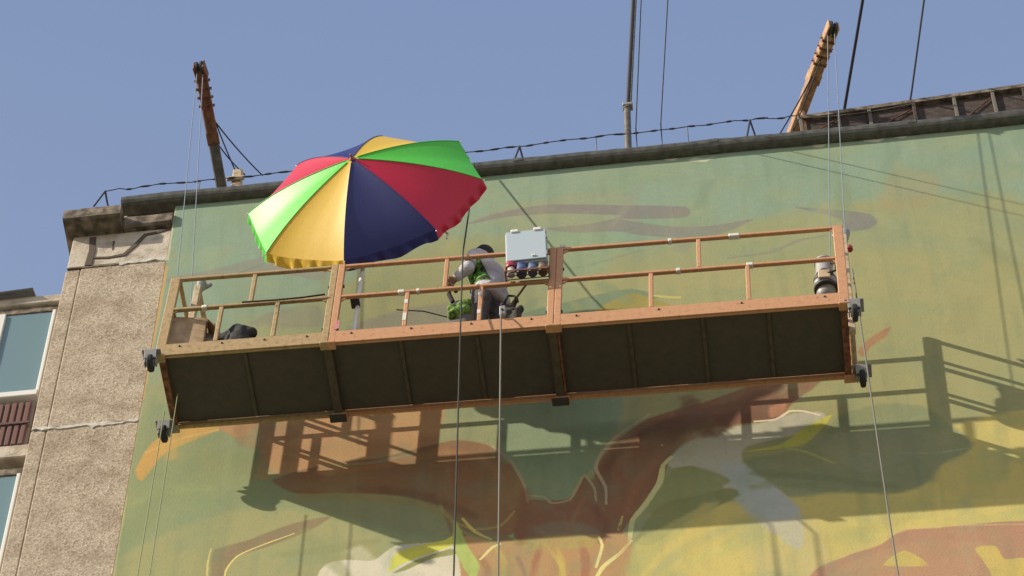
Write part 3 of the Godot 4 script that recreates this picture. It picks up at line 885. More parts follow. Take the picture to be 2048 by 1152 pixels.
func make_balcony(house: Node3D, y: float, top: bool) -> void:
	var b := Node3D.new()
	b.name = "balcony"
	house.add_child(b, true)
	b.position = Vector3(-4.7, y, -0.3)
	obj("floor_slab", span_box(Vector3(-1.3, 0, -3.2), Vector3(0.1, 0.2, 0.03), 0.012), mats.concrete, b)
	var maroon := plain(0.15, 0.065, 0.055, 0.7)
	for k in 19:
		var x := -0.075 - k * 0.066
		obj("balustrade_rib", span_box(Vector3(x - 0.024, 0.24, -0.015), Vector3(x + 0.022, 0.94, 0.012), 0.006), maroon, b)
	obj("balustrade_sheet", span_box(Vector3(-1.28, 0.205, -0.05), Vector3(-0.02, 0.97, -0.02), 0.004), plain(0.30, 0.24, 0.22, 0.7), b)
	obj("balustrade_rail", span_box(Vector3(-1.29, 0.56, 0.014), Vector3(-0.02, 0.60, 0.026), 0.004), plain(0.1, 0.05, 0.045, 0.7), b)
	obj("window_sill", span_box(Vector3(-1.3, 1.0, -0.06), Vector3(0.0, 1.09, 0.05), 0.008), mats.white, b)
	for x in [[-0.035, 0.0], [-0.64, -0.51], [-1.3, -1.22]]:
		obj("window_frame", span_box(Vector3(x[0], 1.094, -0.05), Vector3(x[1], 2.55, 0.02), 0.006), mats.white, b)
	var glass := StandardMaterial3D.new()
	glass.albedo_color = Color(0.50, 0.61, 0.64, 0.72)
	glass.transparency = BaseMaterial3D.TRANSPARENCY_ALPHA
	glass.roughness = 0.08
	for x in [[-0.507, -0.038], [-1.217, -0.643]]:
		obj("window_pane", span_box(Vector3(x[0], 1.094, -0.02), Vector3(x[1], 2.55, -0.012), 0.0), glass, b)
		obj("window_blind", span_box(Vector3(x[0], 1.094, -0.16), Vector3(x[1], 2.5, -0.15), 0.0), plain(0.50, 0.55, 0.55, 0.9), b)
	obj("window_head", span_box(Vector3(-1.3, 2.554, -0.1), Vector3(0.02, 2.66, 0.0), 0.006), mats.dark_concrete, b)
	obj("side_wall", span_box(Vector3(-1.3, 0.2, -3.2), Vector3(-1.26, 2.66, -0.07), 0.004), mats.concrete, b)
	if top:
		obj("roof_slab", span_box(Vector3(-1.36, 2.664, -3.2), Vector3(0.11, 2.80, 0.04), 0.012), mats.concrete, b)
		var st := begin()
		bx(st, Vector3(-0.75, 2.9, -0.1), Vector3(0.98, 0.03, 0.5), Basis(Vector3(0, 0, 1), 0.07) * Basis(Vector3(1, 0, 0), 0.5), 0.004)
		obj("roof_sheet", st.commit(), mats.sheet, b)

func make_roof_things() -> void:
	# the low wire fence along the roof edge
	var r := thing("rooftop_wire_fence", "low rusty wire fence with wrapped strands running along the roof edge above the mural", "fence", Vector3(-4.38, 31.16, -0.1))
	var pts := []
	var tops := [[0.0, 0.37], [0.6, 0.40], [1.84, 0.40], [3.78, 0.45], [5.5, 0.52], [6.75, 0.55], [7.3, 0.54]]
	for i in tops.size() - 1:
		for k in 8:
			var t := k / 8.0
			pts.append(Vector3(lerpf(tops[i][0], tops[i + 1][0], t), lerpf(tops[i][1], tops[i + 1][1], t) + rng.randf_range(-0.008, 0.008), rng.randf_range(-0.01, 0.01)))
	pts.append(Vector3(7.3, 0.54, 0))
	obj("strand", rope_mesh(pts, 0.0055), mats.wire, r)
	var length := 7.25
	var x := 0.25
	while x < length:
		var i := 0
		while i < pts.size() - 2 and pts[i + 1].x < x:
			i += 1
		var p: Vector3 = pts[i].lerp(pts[i + 1], (x - pts[i].x) / maxf(pts[i + 1].x - pts[i].x, 0.001))
		var d: Vector3 = (pts[i + 1] - pts[i]).normalized()
		var h := rng.randf_range(0.035, 0.075)
		var st := begin()
		tube(st, [p - d * h, p - d * h * 0.4, p + d * h * 0.4, p + d * h], [0.005, 0.011, 0.012, 0.005], 6)
		obj("wrapping", st.commit(), mats.wire, r)
		x += rng.randf_range(0.16, 0.21)
	for s in [[0.0, 0.37], [3.78, 0.45], [4.35, 0.47], [6.75, 0.55]]:
		var st := begin()
		tube(st, [Vector3(s[0], s[1], 0), Vector3(s[0] - 0.07, 0, 0.05)], 0.011, 6)
		tube(st, [Vector3(s[0], s[1], 0), Vector3(s[0] + 0.07, 0, -0.05)], 0.011, 6)
		obj("trestle", st.commit(), mats.wire, r)
	for s in [[1.0, 0.4], [2.35, 0.41], [2.6, 0.42], [5.15, 0.5], [6.1, 0.53]]:
		obj("stake", rod(Vector3(s[0], 0, 0), Vector3(s[0], s[1], 0), 0.005, 6), mats.grey_metal, r)
	# outrigger beams that carry the work platform
	var jl := thing("outrigger_beam", "rust brown steel outrigger beam jutting over the roof edge above the parasol, grey lower half", "beam", Vector3(-3.10, 31.16, -0.8), "outrigger beams that hold the work platform")
	var jr := thing("outrigger_beam", "golden orange steel outrigger beam jutting up behind the brown rooftop frame", "beam", Vector3(2.70, 31.16, -1.0), "outrigger beams that hold the work platform")
	make_outrigger(jl, Vector3(-0.05, 0.28, 0.65), Vector3(-0.17, 1.02, 1.65), mats.rust, mats.grey_metal, [Vector3(0.05, 0.79, 0.5), Vector3(0.32, 0.76, 0.48), Vector3(0.14, 0.74, 0.52)])
	make_outrigger(jr, Vector3(0.21, 0.72, 0.85), Vector3(0.58, 0.78, 1.72), mats.golden, mats.golden, [Vector3(-0.05, 0.35, 0.5), Vector3(-0.12, 0.5, 0.6)])
	# a block of timber by the left beam
	var tb := thing("timber_block", "short tan timber block standing on the roof edge right of the rusty outrigger beam", "timber", Vector3(-3.01, 31.16, -0.2))
	obj("block", span_box(Vector3(-0.05, 0, -0.05), Vector3(0.05, 0.66, 0.05), 0.01), mats.beige, tb)
	obj("cleat", span_box(Vector3(-0.10, 0.40, 0.051), Vector3(0.09, 0.47, 0.08), 0.008), mats.beige, tb)
	# antenna mast
	var am := thing("antenna_mast", "slim dark antenna mast rising from a thicker grey pipe socket on the roof edge", "mast", Vector3(1.08, 31.16, -0.3))
	obj("socket_pipe", turned(Vector3.ZERO, Vector3(0.012, 1, 0), [[0.0, 0.0], [0.038, 0.0], [0.038, 1.36], [0.046, 1.37], [0.046, 1.43], [0.03, 1.45], [0.0, 1.45]], 12), mats.grey_metal, am)
	obj("mast_tube", rod(Vector3(0.02, 1.4, 0), Vector3(0.24, 5.6, 0), 0.022), mats.dark_steel, am)
	obj("mast_tube", rod(Vector3(0.052, 1.4, 0.0), Vector3(0.27, 5.6, 0.0), 0.012), mats.grey_metal, am)
	obj("clamp", span_box(Vector3(-0.03, 1.40, -0.04), Vector3(0.08, 1.45, 0.05), 0.008), mats.steel, am)
	# low frame clad with brown sheet
	var f := thing("rooftop_enclosure", "low dark brown sheet clad steel frame lying along the right end of the roof edge", "enclosure", Vector3(2.86, 31.12, -0.1))
	obj("top_rail", mesh_bar(Vector3(0, 0.51, -0.01), Vector3(2.36, 0.72, -0.01), 0.07), mats.dark_concrete, f)
	obj("top_rail", mesh_bar(Vector3(0, 0.51, -0.55), Vector3(2.36, 0.72, -0.55), 0.06), mats.dark_concrete, f)
	obj("bottom_rail", mesh_bar(Vector3(0, 0.05, 0), Vector3(2.36, 0.05, 0), 0.06), mats.brown_sheet, f)
	var px := [0.03, 0.42, 0.74, 1.2, 1.62, 2.02, 2.34]
	for i in px.size():
		var h: float = 0.51 + 0.21 * px[i] / 2.36 - 0.036
		var pale: bool = i in [0, 2, 4, 5]
		obj("upright", span_box(Vector3(px[i] - 0.018, 0.081, -0.02), Vector3(px[i] + 0.018, h, 0.02), 0.004), plain(0.14, 0.125, 0.105, 0.8) if pale else mats.brown_sheet, f)
		if i < px.size() - 1:
			var h2: float = 0.51 + 0.21 * px[i + 1] / 2.36 - 0.04
			obj("sheet_panel", plate([[px[i] + 0.004, 0.0], [px[i + 1] - 0.004, 0.0], [px[i + 1] - 0.004, h2], [px[i] + 0.004, h]], -0.03 - 0.004 * (i % 2), -0.022 - 0.004 * (i % 2)), mats.brown_sheet, f)
			if i % 2 == 0:
				obj("brace", rod(Vector3(px[i] + 0.03, 0.15, -0.004), Vector3(px[i + 1] - 0.03, h2 - 0.08, -0.004), 0.008, 6), mats.rust, f)
	obj("end_sheet", span_box(Vector3(2.375, 0.0, -0.6), Vector3(2.39, 0.68, 0.0), 0.002), mats.brown_sheet, f)
	obj("roof_sheet", span_box(Vector3(0.0, 0.4, -0.52), Vector3(2.36, 0.42, -0.11), 0.004), mats.brown_sheet, f)
	obj("wire", rope_mesh(sag(Vector3(0.05, 0.47, 0.03), Vector3(1.2, 0.55, 0.03), 0.05), 0.005), mats.rope_pale, f)
	var pole := thing("rooftop_pole", "short dark pole at the far right end of the brown rooftop frame", "pole", Vector3(5.30, 31.16, -0.25))
	obj("tube", rod(Vector3.ZERO, Vector3(0.16, 1.15, 0.05), 0.03), mats.dark_steel, pole)
	obj("foot_plate", span_box(Vector3(-0.08, 0, -0.08), Vector3(0.08, 0.02, 0.08), 0.004), mats.dark_steel, pole)

func mesh_bar(a: Vector3, b: Vector3, w: float, cut := 0.005) -> Mesh:
	var st := begin()
	bar(st, a, b, w, w, cut)
	return st.commit()

func make_outrigger(o: Node3D, root: Vector3, tip: Vector3, m: Material, m_low: Material, guys: Array) -> void:
	var d := (tip - root).normalized()
	var mid := root + d * (tip - root).length() * 0.42
	var tail := root - d * 0.7
	if tail.y < 0.08:
		tail = root - d * (root.y - 0.08) / maxf(d.y, 0.05)
	obj("beam", mesh_bar(mid, tip, 0.12, 0.012), m, o)
	obj("beam", mesh_bar(tail, mid, 0.11, 0.012), m_low, o)
	obj("splice_plate", mesh_bar(mid - d * 0.06, mid + d * 0.06, 0.128, 0.004), m, o)
	var side := d.cross(Vector3.UP).normalized()
	obj("sheave", turned(tip + d * 0.02 - side * 0.035, side, [[0.0, 0.0], [0.085, 0.0], [0.085, 0.02], [0.06, 0.03], [0.06, 0.04], [0.085, 0.05], [0.085, 0.07], [0.0, 0.07]], 18), mats.dark_steel, o)
	var cap := begin()
	bx(cap, tip + side * 0.05, Vector3(0.02, 0.15, 0.17), Basis(side, Vector3.UP, side.cross(Vector3.UP)), 0.01)
	bx(cap, tip - side * 0.05, Vector3(0.02, 0.15, 0.17), Basis(side, Vector3.UP, side.cross(Vector3.UP)), 0.01)
	obj("head_plates", cap.commit(), m, o)
	for k in 4:
		var p := tip - d * (0.10 + k * 0.09)
		var c := begin()
		bx(c, p, Vector3(0.14, 0.025, 0.14), Basis(side, d, side.cross(d)), 0.004)
		tube(c, [p - side * 0.085, p + side * 0.085], 0.008, 6)
		obj("clamp", c.commit(), mats.rust, o)
	var leg := root + d * 0.02
	obj("support_leg", rod(Vector3(leg.x, 0, leg.z), Vector3(leg.x, leg.y - 0.04, leg.z), 0.03), m_low, o)
	obj("foot_plate", span_box(Vector3(tail.x - 0.12, 0, tail.z - 0.12), Vector3(tail.x + 0.12, 0.03, tail.z + 0.12), 0.004), mats.grey_metal, o)
	for i in guys.size():
		var g: Vector3 = guys[i]
		var a := root.lerp(tip, 0.85 - 0.2 * i)
		obj("guy_rope", rope_mesh(sag(a, g, 0.05, 8), 0.008), mats.wire, o)

func make_platform() -> void:
	var p := thing("suspended_work_platform", "long orange and tan suspended work platform hanging in front of the mural", "work platform", Vector3(-3.10, 26.2, 1.25))
	p.rotation.z = -0.0305
	var xs := [-0.03, 1.52, 3.53, 6.12]
	var wide := 0.80
	for s in 3:
		var m: Material = mats.tan if s == 0 else mats.orange
		var a: float = xs[s]
		var b: float = xs[s + 1]
		for z in [0.0, -wide + 0.03]:
			var st := begin()
			bx(st, Vector3((a + b) * 0.5, 0.092, z - 0.008), Vector3(b - a - 0.006, 0.176, 0.016), Basis.IDENTITY, 0.003)
			bx(st, Vector3((a + b) * 0.5, 0.012, z - 0.022), Vector3(b - a - 0.006, 0.016, 0.036), Basis.IDENTITY, 0.003)
			bx(st, Vector3((a + b) * 0.5, 0.176, z - 0.024), Vector3(b - a - 0.006, 0.014, 0.04), Basis.IDENTITY, 0.003)
			obj("toe_board", st.commit(), m, p)
			for y in [1.28, 0.765]:
				obj("guard_rail", mesh_bar(Vector3(a + 0.062, y, z - 0.02), Vector3(b - 0.062, y, z - 0.02), 0.038, 0.006), m, p)
			obj("guard_post", span_box(Vector3((a + b) * 0.5 - 0.019, 0.786, z - 0.037), Vector3((a + b) * 0.5 + 0.019, 1.259, z - 0.003), 0.005), m, p)
			for t in [0.333, 0.667]:
				var x := lerpf(a, b, t)
				obj("guard_post", span_box(Vector3(x - 0.019, 0.185, z - 0.037), Vector3(x + 0.019, 0.744, z - 0.003), 0.005), m, p)
			for e in [a + 0.032, b - 0.032]:
				var wd := 0.062 if e > 0.1 and e < 6.0 else 0.09
				var st2 := begin()
				bx(st2, Vector3(e, 0.65, z - 0.02), Vector3(wd, 1.31, 0.042), Basis.IDENTITY, 0.006)
				bx(st2, Vector3(e, -0.012, z - 0.02), Vector3(wd + 0.014, 0.03, 0.085), Basis.IDENTITY, 0.006)
				obj("end_post", st2.commit(), m, p)
			if s > 0:
				for y in [0.25, 0.95]:
					obj("coupling_bolt", turned(Vector3(a - 0.075, y, z - 0.02), Vector3(1, 0, 0), [[0.0, 0.0], [0.016, 0.0], [0.016, 0.02], [0.009, 0.022], [0.009, 0.128], [0.016, 0.13], [0.016, 0.15], [0.0, 0.15]], 8), mats.dark_steel, p)
	for s in 3:
		var m: Material = mats.tan if s == 0 else mats.orange
		for e in [xs[s] + 0.066, xs[s + 1] - 0.066]:
			var sg := 1.0 if e < (xs[s] + xs[s + 1]) * 0.5 else -1.0
			for y in [1.26, 0.745]:
				obj("gusset", plate([[e, y], [e + 0.05 * sg, y], [e, y - 0.05]], -0.026, -0.014), m, p)
		for k in 4:
			var x := lerpf(xs[s] + 0.2, xs[s + 1] - 0.2, k / 3.0)
			obj("bolt", turned(Vector3(x, 0.13, -0.0005), Vector3(0, 0, 1), [[0.0, 0.0], [0.012, 0.0], [0.012, 0.006], [0.006, 0.011], [0.0, 0.011]], 6), mats.dark_steel, p)
	# the floor: dark sheets between cross ribs
	var ribs := [0.02, 0.76, 1.51, 2.16, 2.84, 3.515, 4.19, 4.84, 5.42, 6.08]
	for i in ribs.size():
		var joint: bool = i in [2, 5]
		var e: bool = i == 0 or i == 9
		var w := 0.075 if joint else (0.06 if e else 0.035)
		var m: Material = mats.rust if e else mats.rib
		var low := -0.012 if joint or e else 0.032
		obj("end_beam" if e else "floor_rib", span_box(Vector3(ribs[i] - w * 0.5, low, -wide + 0.05), Vector3(ribs[i] + w * 0.5, 0.05, -0.055), 0.004), m, p)
		if i == 5:
			obj("edge_strip", span_box(Vector3(ribs[i] + 0.040, -0.008, -wide + 0.05), Vector3(ribs[i] + 0.058, 0.048, -0.055), 0.003), mats.rust, p)
		if joint:
			obj("coupling_foot", span_box(Vector3(ribs[i] - 0.08, -0.05, -wide - 0.03), Vector3(ribs[i] + 0.07, -0.03, -wide + 0.05), 0.005), mats.dark_steel, p)
		if i < ribs.size() - 1:
			obj("floor_panel", span_box(Vector3(ribs[i] + 0.003, 0.052 + 0.002 * (i % 2), -wide + 0.034), Vector3(ribs[i + 1] - 0.003, 0.062 + 0.002 * (i % 2), -0.02), 0.002), mats.deck, p)
	# end frames: bars across between outer and inner posts
	for e in [[0.032, mats.tan], [6.068, mats.orange]]:
		for y in [1.28, 0.765, 0.16]:
			obj("end_rail", mesh_bar(Vector3(e[0], y, -0.045), Vector3(e[0], y, -wide + 0.035), 0.036, 0.005), e[1], p)
	# hoist frames and hoists at both ends
	for e in [[0.13, 1.0], [6.14, -1.0]]:
		var x: float = e[0]
		for z in [-0.30, -wide + (0.08 if x < 3.0 else 0.0)]:
			obj("hoist_upright", span_box(Vector3(x - 0.03, 0.07 if x > 0.0 and x < 6.0 else -0.02, z - 0.03), Vector3(x + 0.03, 1.58, z + 0.03), 0.006), mats.beige, p)
		for y in [1.55, 1.12, 0.62, 0.10]:
			obj("hoist_bar", mesh_bar(Vector3(x, y, -0.332), Vector3(x, y, -wide + (0.112 if x < 3.0 else 0.032)), 0.045, 0.005), mats.beige, p)
		var hx: float = x + 0.20 * e[1]
		var hoist := Node3D.new()
		hoist.name = "hoist"
		p.add_child(hoist, true)
		hoist.position = Vector3(hx, 0.72 if e[1] < 0.0 else 0.30, -0.36)
		obj("gear_case", lump([[Vector3(0, 0.0, 0), Vector3(0, 0.28, 0), 0.09, 0.085], [Vector3(0.03, 0.1, 0.04), Vector3(-0.03, 0.1, 0.04), 0.09, 0.08]], 0.02, 0.03), mats.steel, hoist)
		var motor := begin()
		lathe(motor, Vector3(0, 0.27, 0.02), Vector3(0, 1, 0), [[0.0, 0.0], [0.085, 0.0], [0.085, 0.03], [0.078, 0.035], [0.078, 0.20], [0.088, 0.205], [0.088, 0.23], [0.06, 0.25], [0.0, 0.252]], 18)
		obj("motor", motor.commit(), mats.pale, hoist)
		for k in 2:
			obj("motor_band", turned(Vector3(0, 0.02 + 0.11 * k, 0.03), Vector3(0, 1, 0), [[0.0, 0.0], [0.108, 0.0], [0.108, 0.045], [0.0, 0.045]], 18), mats.dark_steel, hoist)
		obj("junction_box", span_box(Vector3(-0.06, 0.06, 0.10), Vector3(0.05, 0.19, 0.15), 0.008), mats.beige, hoist)
		obj("cable_loop", rope_mesh([Vector3(0.06, 0.42, 0.06), Vector3(0.11, 0.36, 0.09), Vector3(0.10, 0.20, 0.12), Vector3(0.03, 0.12, 0.15)], 0.010, 6), mats.rubber, hoist)
		obj("limit_switch", lump([[Vector3(x, 1.50, -0.31), Vector3(x + 0.02, 1.66, -0.31), 0.035, 0.045], [Vector3(x, 1.58, -0.34), Vector3(x + 0.09 * e[1], 1.70, -0.36), 0.022, 0.02]], 0.012, 0.02), mats.steel, p)
	obj("switch_lamp", turned(Vector3(6.185, 1.32, -0.285), Vector3(0, 1, 0), [[0.0, 0.0], [0.03, 0.0], [0.03, 0.04], [0.02, 0.06], [0.0, 0.065]], 10), plain(0.35, 0.03, 0.03, 0.4), p)
	# castors under the four corners
	for c in [[-0.06, -0.11, 0.0], [-0.06, -0.15, -0.74], [6.17, -0.09, -0.05], [6.2, -0.10, -0.74]]:
		var k := Node3D.new()
		k.name = "castor"
		p.add_child(k, true)
		k.position = Vector3(c[0], c[1], c[2])
		obj("wheel", turned(Vector3(0.028, 0, 0), Vector3(-1, 0, 0), [[0.0, 0.0], [0.05, 0.0], [0.075, 0.006], [0.082, 0.016], [0.082, 0.04], [0.075, 0.05], [0.05, 0.056], [0.0, 0.056]], 18), mats.rubber, k)
		obj("hub", turned(Vector3(0.036, 0, 0), Vector3(-1, 0, 0), [[0.0, 0.0], [0.034, 0.0], [0.034, 0.072], [0.0, 0.072]], 12), mats.steel, k)
		var fork := begin()
		bx(fork, Vector3(0.05, 0.045, 0), Vector3(0.012, 0.14, 0.06), Basis.IDENTITY, 0.003)
		bx(fork, Vector3(-0.05, 0.045, 0), Vector3(0.012, 0.14, 0.06), Basis.IDENTITY, 0.003)
		bx(fork, Vector3(0, 0.118, 0), Vector3(0.17, 0.016, 0.14), Basis.IDENTITY, 0.003)
		bx(fork, Vector3(0, 0.06, 0.06), Vector3(0.11, 0.10, 0.012), Basis(Vector3(1, 0, 0), 0.25), 0.003)
		obj("fork", fork.commit(), mats.steel, k)
	# strips of white tape round the rails
	for t in [[0.30, 0.765, 0.05], [2.1, 0.765, 0.06], [2.27, 0.765, 0.03], [3.06, 1.28, 0.06], [5.1, 1.28, 0.1], [4.55, 1.28, 0.035], [5.25, 0.765, 0.06], [4.62, 0.765, 0.04], [3.56, 1.325, 0.05]]:
		obj("tape", span_box(Vector3(t[0], t[1] - 0.024, -0.044), Vector3(t[0] + t[2], t[1] + 0.024, 0.004), 0.006), mats.tape, p)
	obj("paint_splash", plate([[1.555, 0.2], [1.60, 0.22], [1.602, 0.34], [1.585, 0.36], [1.58, 0.28], [1.56, 0.27]], -0.003, 0.0035), plain(0.62, 0.22, 0.26, 0.6), p)
	for q in [[2.19, 0.28, 0.40], [2.19, 0.56, 0.62], [2.86, 0.6, 0.66], [2.86, 0.3, 0.36]]:
		obj("paint_splash", span_box(Vector3(q[0] - 0.021, q[1], -0.0045), Vector3(q[0] + 0.012, q[2], -0.0005), 0.001), mats.tape, p)

func rope(label: String, pts: Array, r: float, m: Material, group: String, called := "rope") -> void:
	if group != "overhead cables leaving the roof":
		for i in pts.size():
			if pts[i].y < 29.5:
				pts[i] += NEARER * clampf((30.5 - pts[i].y) / 2.5, 0.0, 1.0)
	var base: Vector3 = pts[0]
	var local := []
	for q in pts:
		local.append(q - base)
	var o := obj(called, rope_mesh(local, r), m, null, base)
	tag(o, label, "cable" if called == "cable" else "rope", group)

func make_ropes() -> void:
	var pairs := "hoist ropes from the outrigger beams to the platform"
	rope("thin wire rope from rusty outrigger beam down to left hoist, left one of the pair", [Vector3(-3.30, 32.12, 0.87), Vector3(-3.14, 27.6, 0.90)], 0.0046, mats.rope_grey, pairs)
	rope("thin wire rope from rusty outrigger beam down to left hoist, right one of the pair", [Vector3(-3.24, 32.10, 0.85), Vector3(-2.98, 27.3, 0.86)], 0.0046, mats.rope_grey, pairs)
	rope("thin wire rope from golden outrigger beam down to right hoist, left one of the pair", [Vector3(3.24, 31.88, 0.72), Vector3(2.92, 27.1, 0.86)], 0.0046, mats.rope_grey, pairs)
	rope("thin wire rope from golden outrigger beam down to right hoist, right one of the pair", [Vector3(3.31, 31.86, 0.74), Vector3(3.09, 27.4, 0.90)], 0.0046, mats.rope_grey, pairs)
	var tails := "rope ends hanging below the platform"
	rope("loose rope tail hanging from platform's left end down the mural, inner one", [Vector3(-3.13, 26.1, 0.72), Vector3(-3.15, 20.0, 0.70)], 0.0046, mats.rope_olive, tails)
	rope("loose rope tail hanging from platform's left end down the mural, outer one", [Vector3(-2.99, 26.15, 0.86), Vector3(-2.99, 20.0, 0.87)], 0.0046, mats.rope_olive, tails)
	rope("pale rope tail hanging from the platform's right end castor down the mural", [Vector3(3.115, 26.95, 1.0), Vector3(3.10, 25.9, 1.22), Vector3(3.08, 23.0, 1.3), Vector3(3.085, 20.0, 1.3)], 0.0075, mats.rope_pale, tails)
	rope("dark safety rope from roof edge behind the parasol over the guard rail and down", [Vector3(-0.47, 30.98, 0.13), Vector3(-0.44, 29.2, 0.62), Vector3(-0.39, 27.42, 1.275), Vector3(-0.375, 26.2, 1.40), Vector3(-0.365, 20.0, 1.42)], 0.0075, mats.rope_dark, tails)
	rope("grey rope hanging down from the toe board under the pale control cabinet", [Vector3(-0.02, 26.32, 1.30), Vector3(-0.018, 26.1, 1.40), Vector3(-0.015, 20.0, 1.42)], 0.008, mats.rope_pale, tails)
	rope("thin power lead running from the worker to the cabinet along the lower rail", [Vector3(-1.0, 26.75, 1.15), Vector3(-0.75, 26.68, 1.15), Vector3(-0.5, 26.60, 1.1)], 0.006, mats.rope_dark, "")
	rope("dark electric lead sagging along the middle rail of the tan platform section", [Vector3(-2.4, 26.93, 1.27), Vector3(-2.1, 26.89, 1.285), Vector3(-1.85, 26.89, 1.285), Vector3(-1.64, 26.93, 1.27)], 0.009, mats.rope_dark, "", "cable")
	var over := "overhead cables leaving the roof"
	for c in [["thick dark overhead cable leaving the roof above the brown rooftop frame", Vector3(3.39, 32.23, -0.3), 0.21, 0.018, mats.wire], ["thinner overhead cable leaving the roof right of the thick dark one", Vector3(4.09, 32.31, -0.3), 0.17, 0.013, mats.thin_wire]]:
		var a: Vector3 = c[1]
		rope(c[0], [a - Vector3(0.5, 0, 2.5), a, a + Vector3(c[2] * 16.0, 0.05, 16.0), a + Vector3(c[2] * 45.0, 0.4, 45.0)], c[3], c[4], over, "cable")
		var prop := thing("cable_post", "short dark post holding up " + ("the thick dark overhead cable" if c[3] > 0.015 else "the thinner overhead cable right of the thick one"), "post", Vector3(a.x - 0.5, 31.16, a.z - 2.5))
		obj("post", rod(Vector3.ZERO, Vector3(0, a.y - 31.16 + 0.05, 0), 0.03), mats.dark_steel, prop)
		obj("foot_plate", span_box(Vector3(-0.1, 0, -0.1), Vector3(0.1, 0.02, 0.1)), mats.dark_steel, prop)
	for c in [["hair thin overhead wire right of the antenna mast, the one farther from it", Vector3(1.45, 31.68, -0.02), 0.14], ["hair thin overhead wire right of the antenna mast, the one nearer to it", Vector3(1.19, 31.64, -0.02), 0.13]]:
		var a: Vector3 = c[1]
		rope(c[0], [a - Vector3(0.0, 0.55, 0.04), a, a + Vector3(c[2] * 16.0, 0.0, 16.0), a + Vector3(c[2] * 45.0, 0.2, 45.0)], 0.0068, mats.thin_wire, over, "cable")

func cloth_mesh(grid: Array, toward: Vector3) -> Mesh:
	var st := begin()
	var rows: int = grid.size()
	var cols: int = grid[0].size()
	var norm := []
	for i in rows:
		var row := []
		for j in cols:
			var du: Vector3 = grid[i][mini(j + 1, cols - 1)] - grid[i][maxi(j - 1, 0)]
			var dt: Vector3 = grid[mini(i + 1, rows - 1)][j] - grid[maxi(i - 1, 0)][j]
			var m := du.cross(dt)
			m = m.normalized() if m.length() > 1e-9 else toward.normalized()
			row.append(m if m.dot(toward) > 0.0 else -m)
		norm.append(row)
	for i in rows - 1:
		for j in cols - 1:
			tri(st, grid[i][j], grid[i][j + 1], grid[i + 1][j + 1], norm[i][j], norm[i][j + 1], norm[i + 1][j + 1])
			tri(st, grid[i][j], grid[i + 1][j + 1], grid[i + 1][j], norm[i][j], norm[i + 1][j + 1], norm[i + 1][j])
	return st.commit()

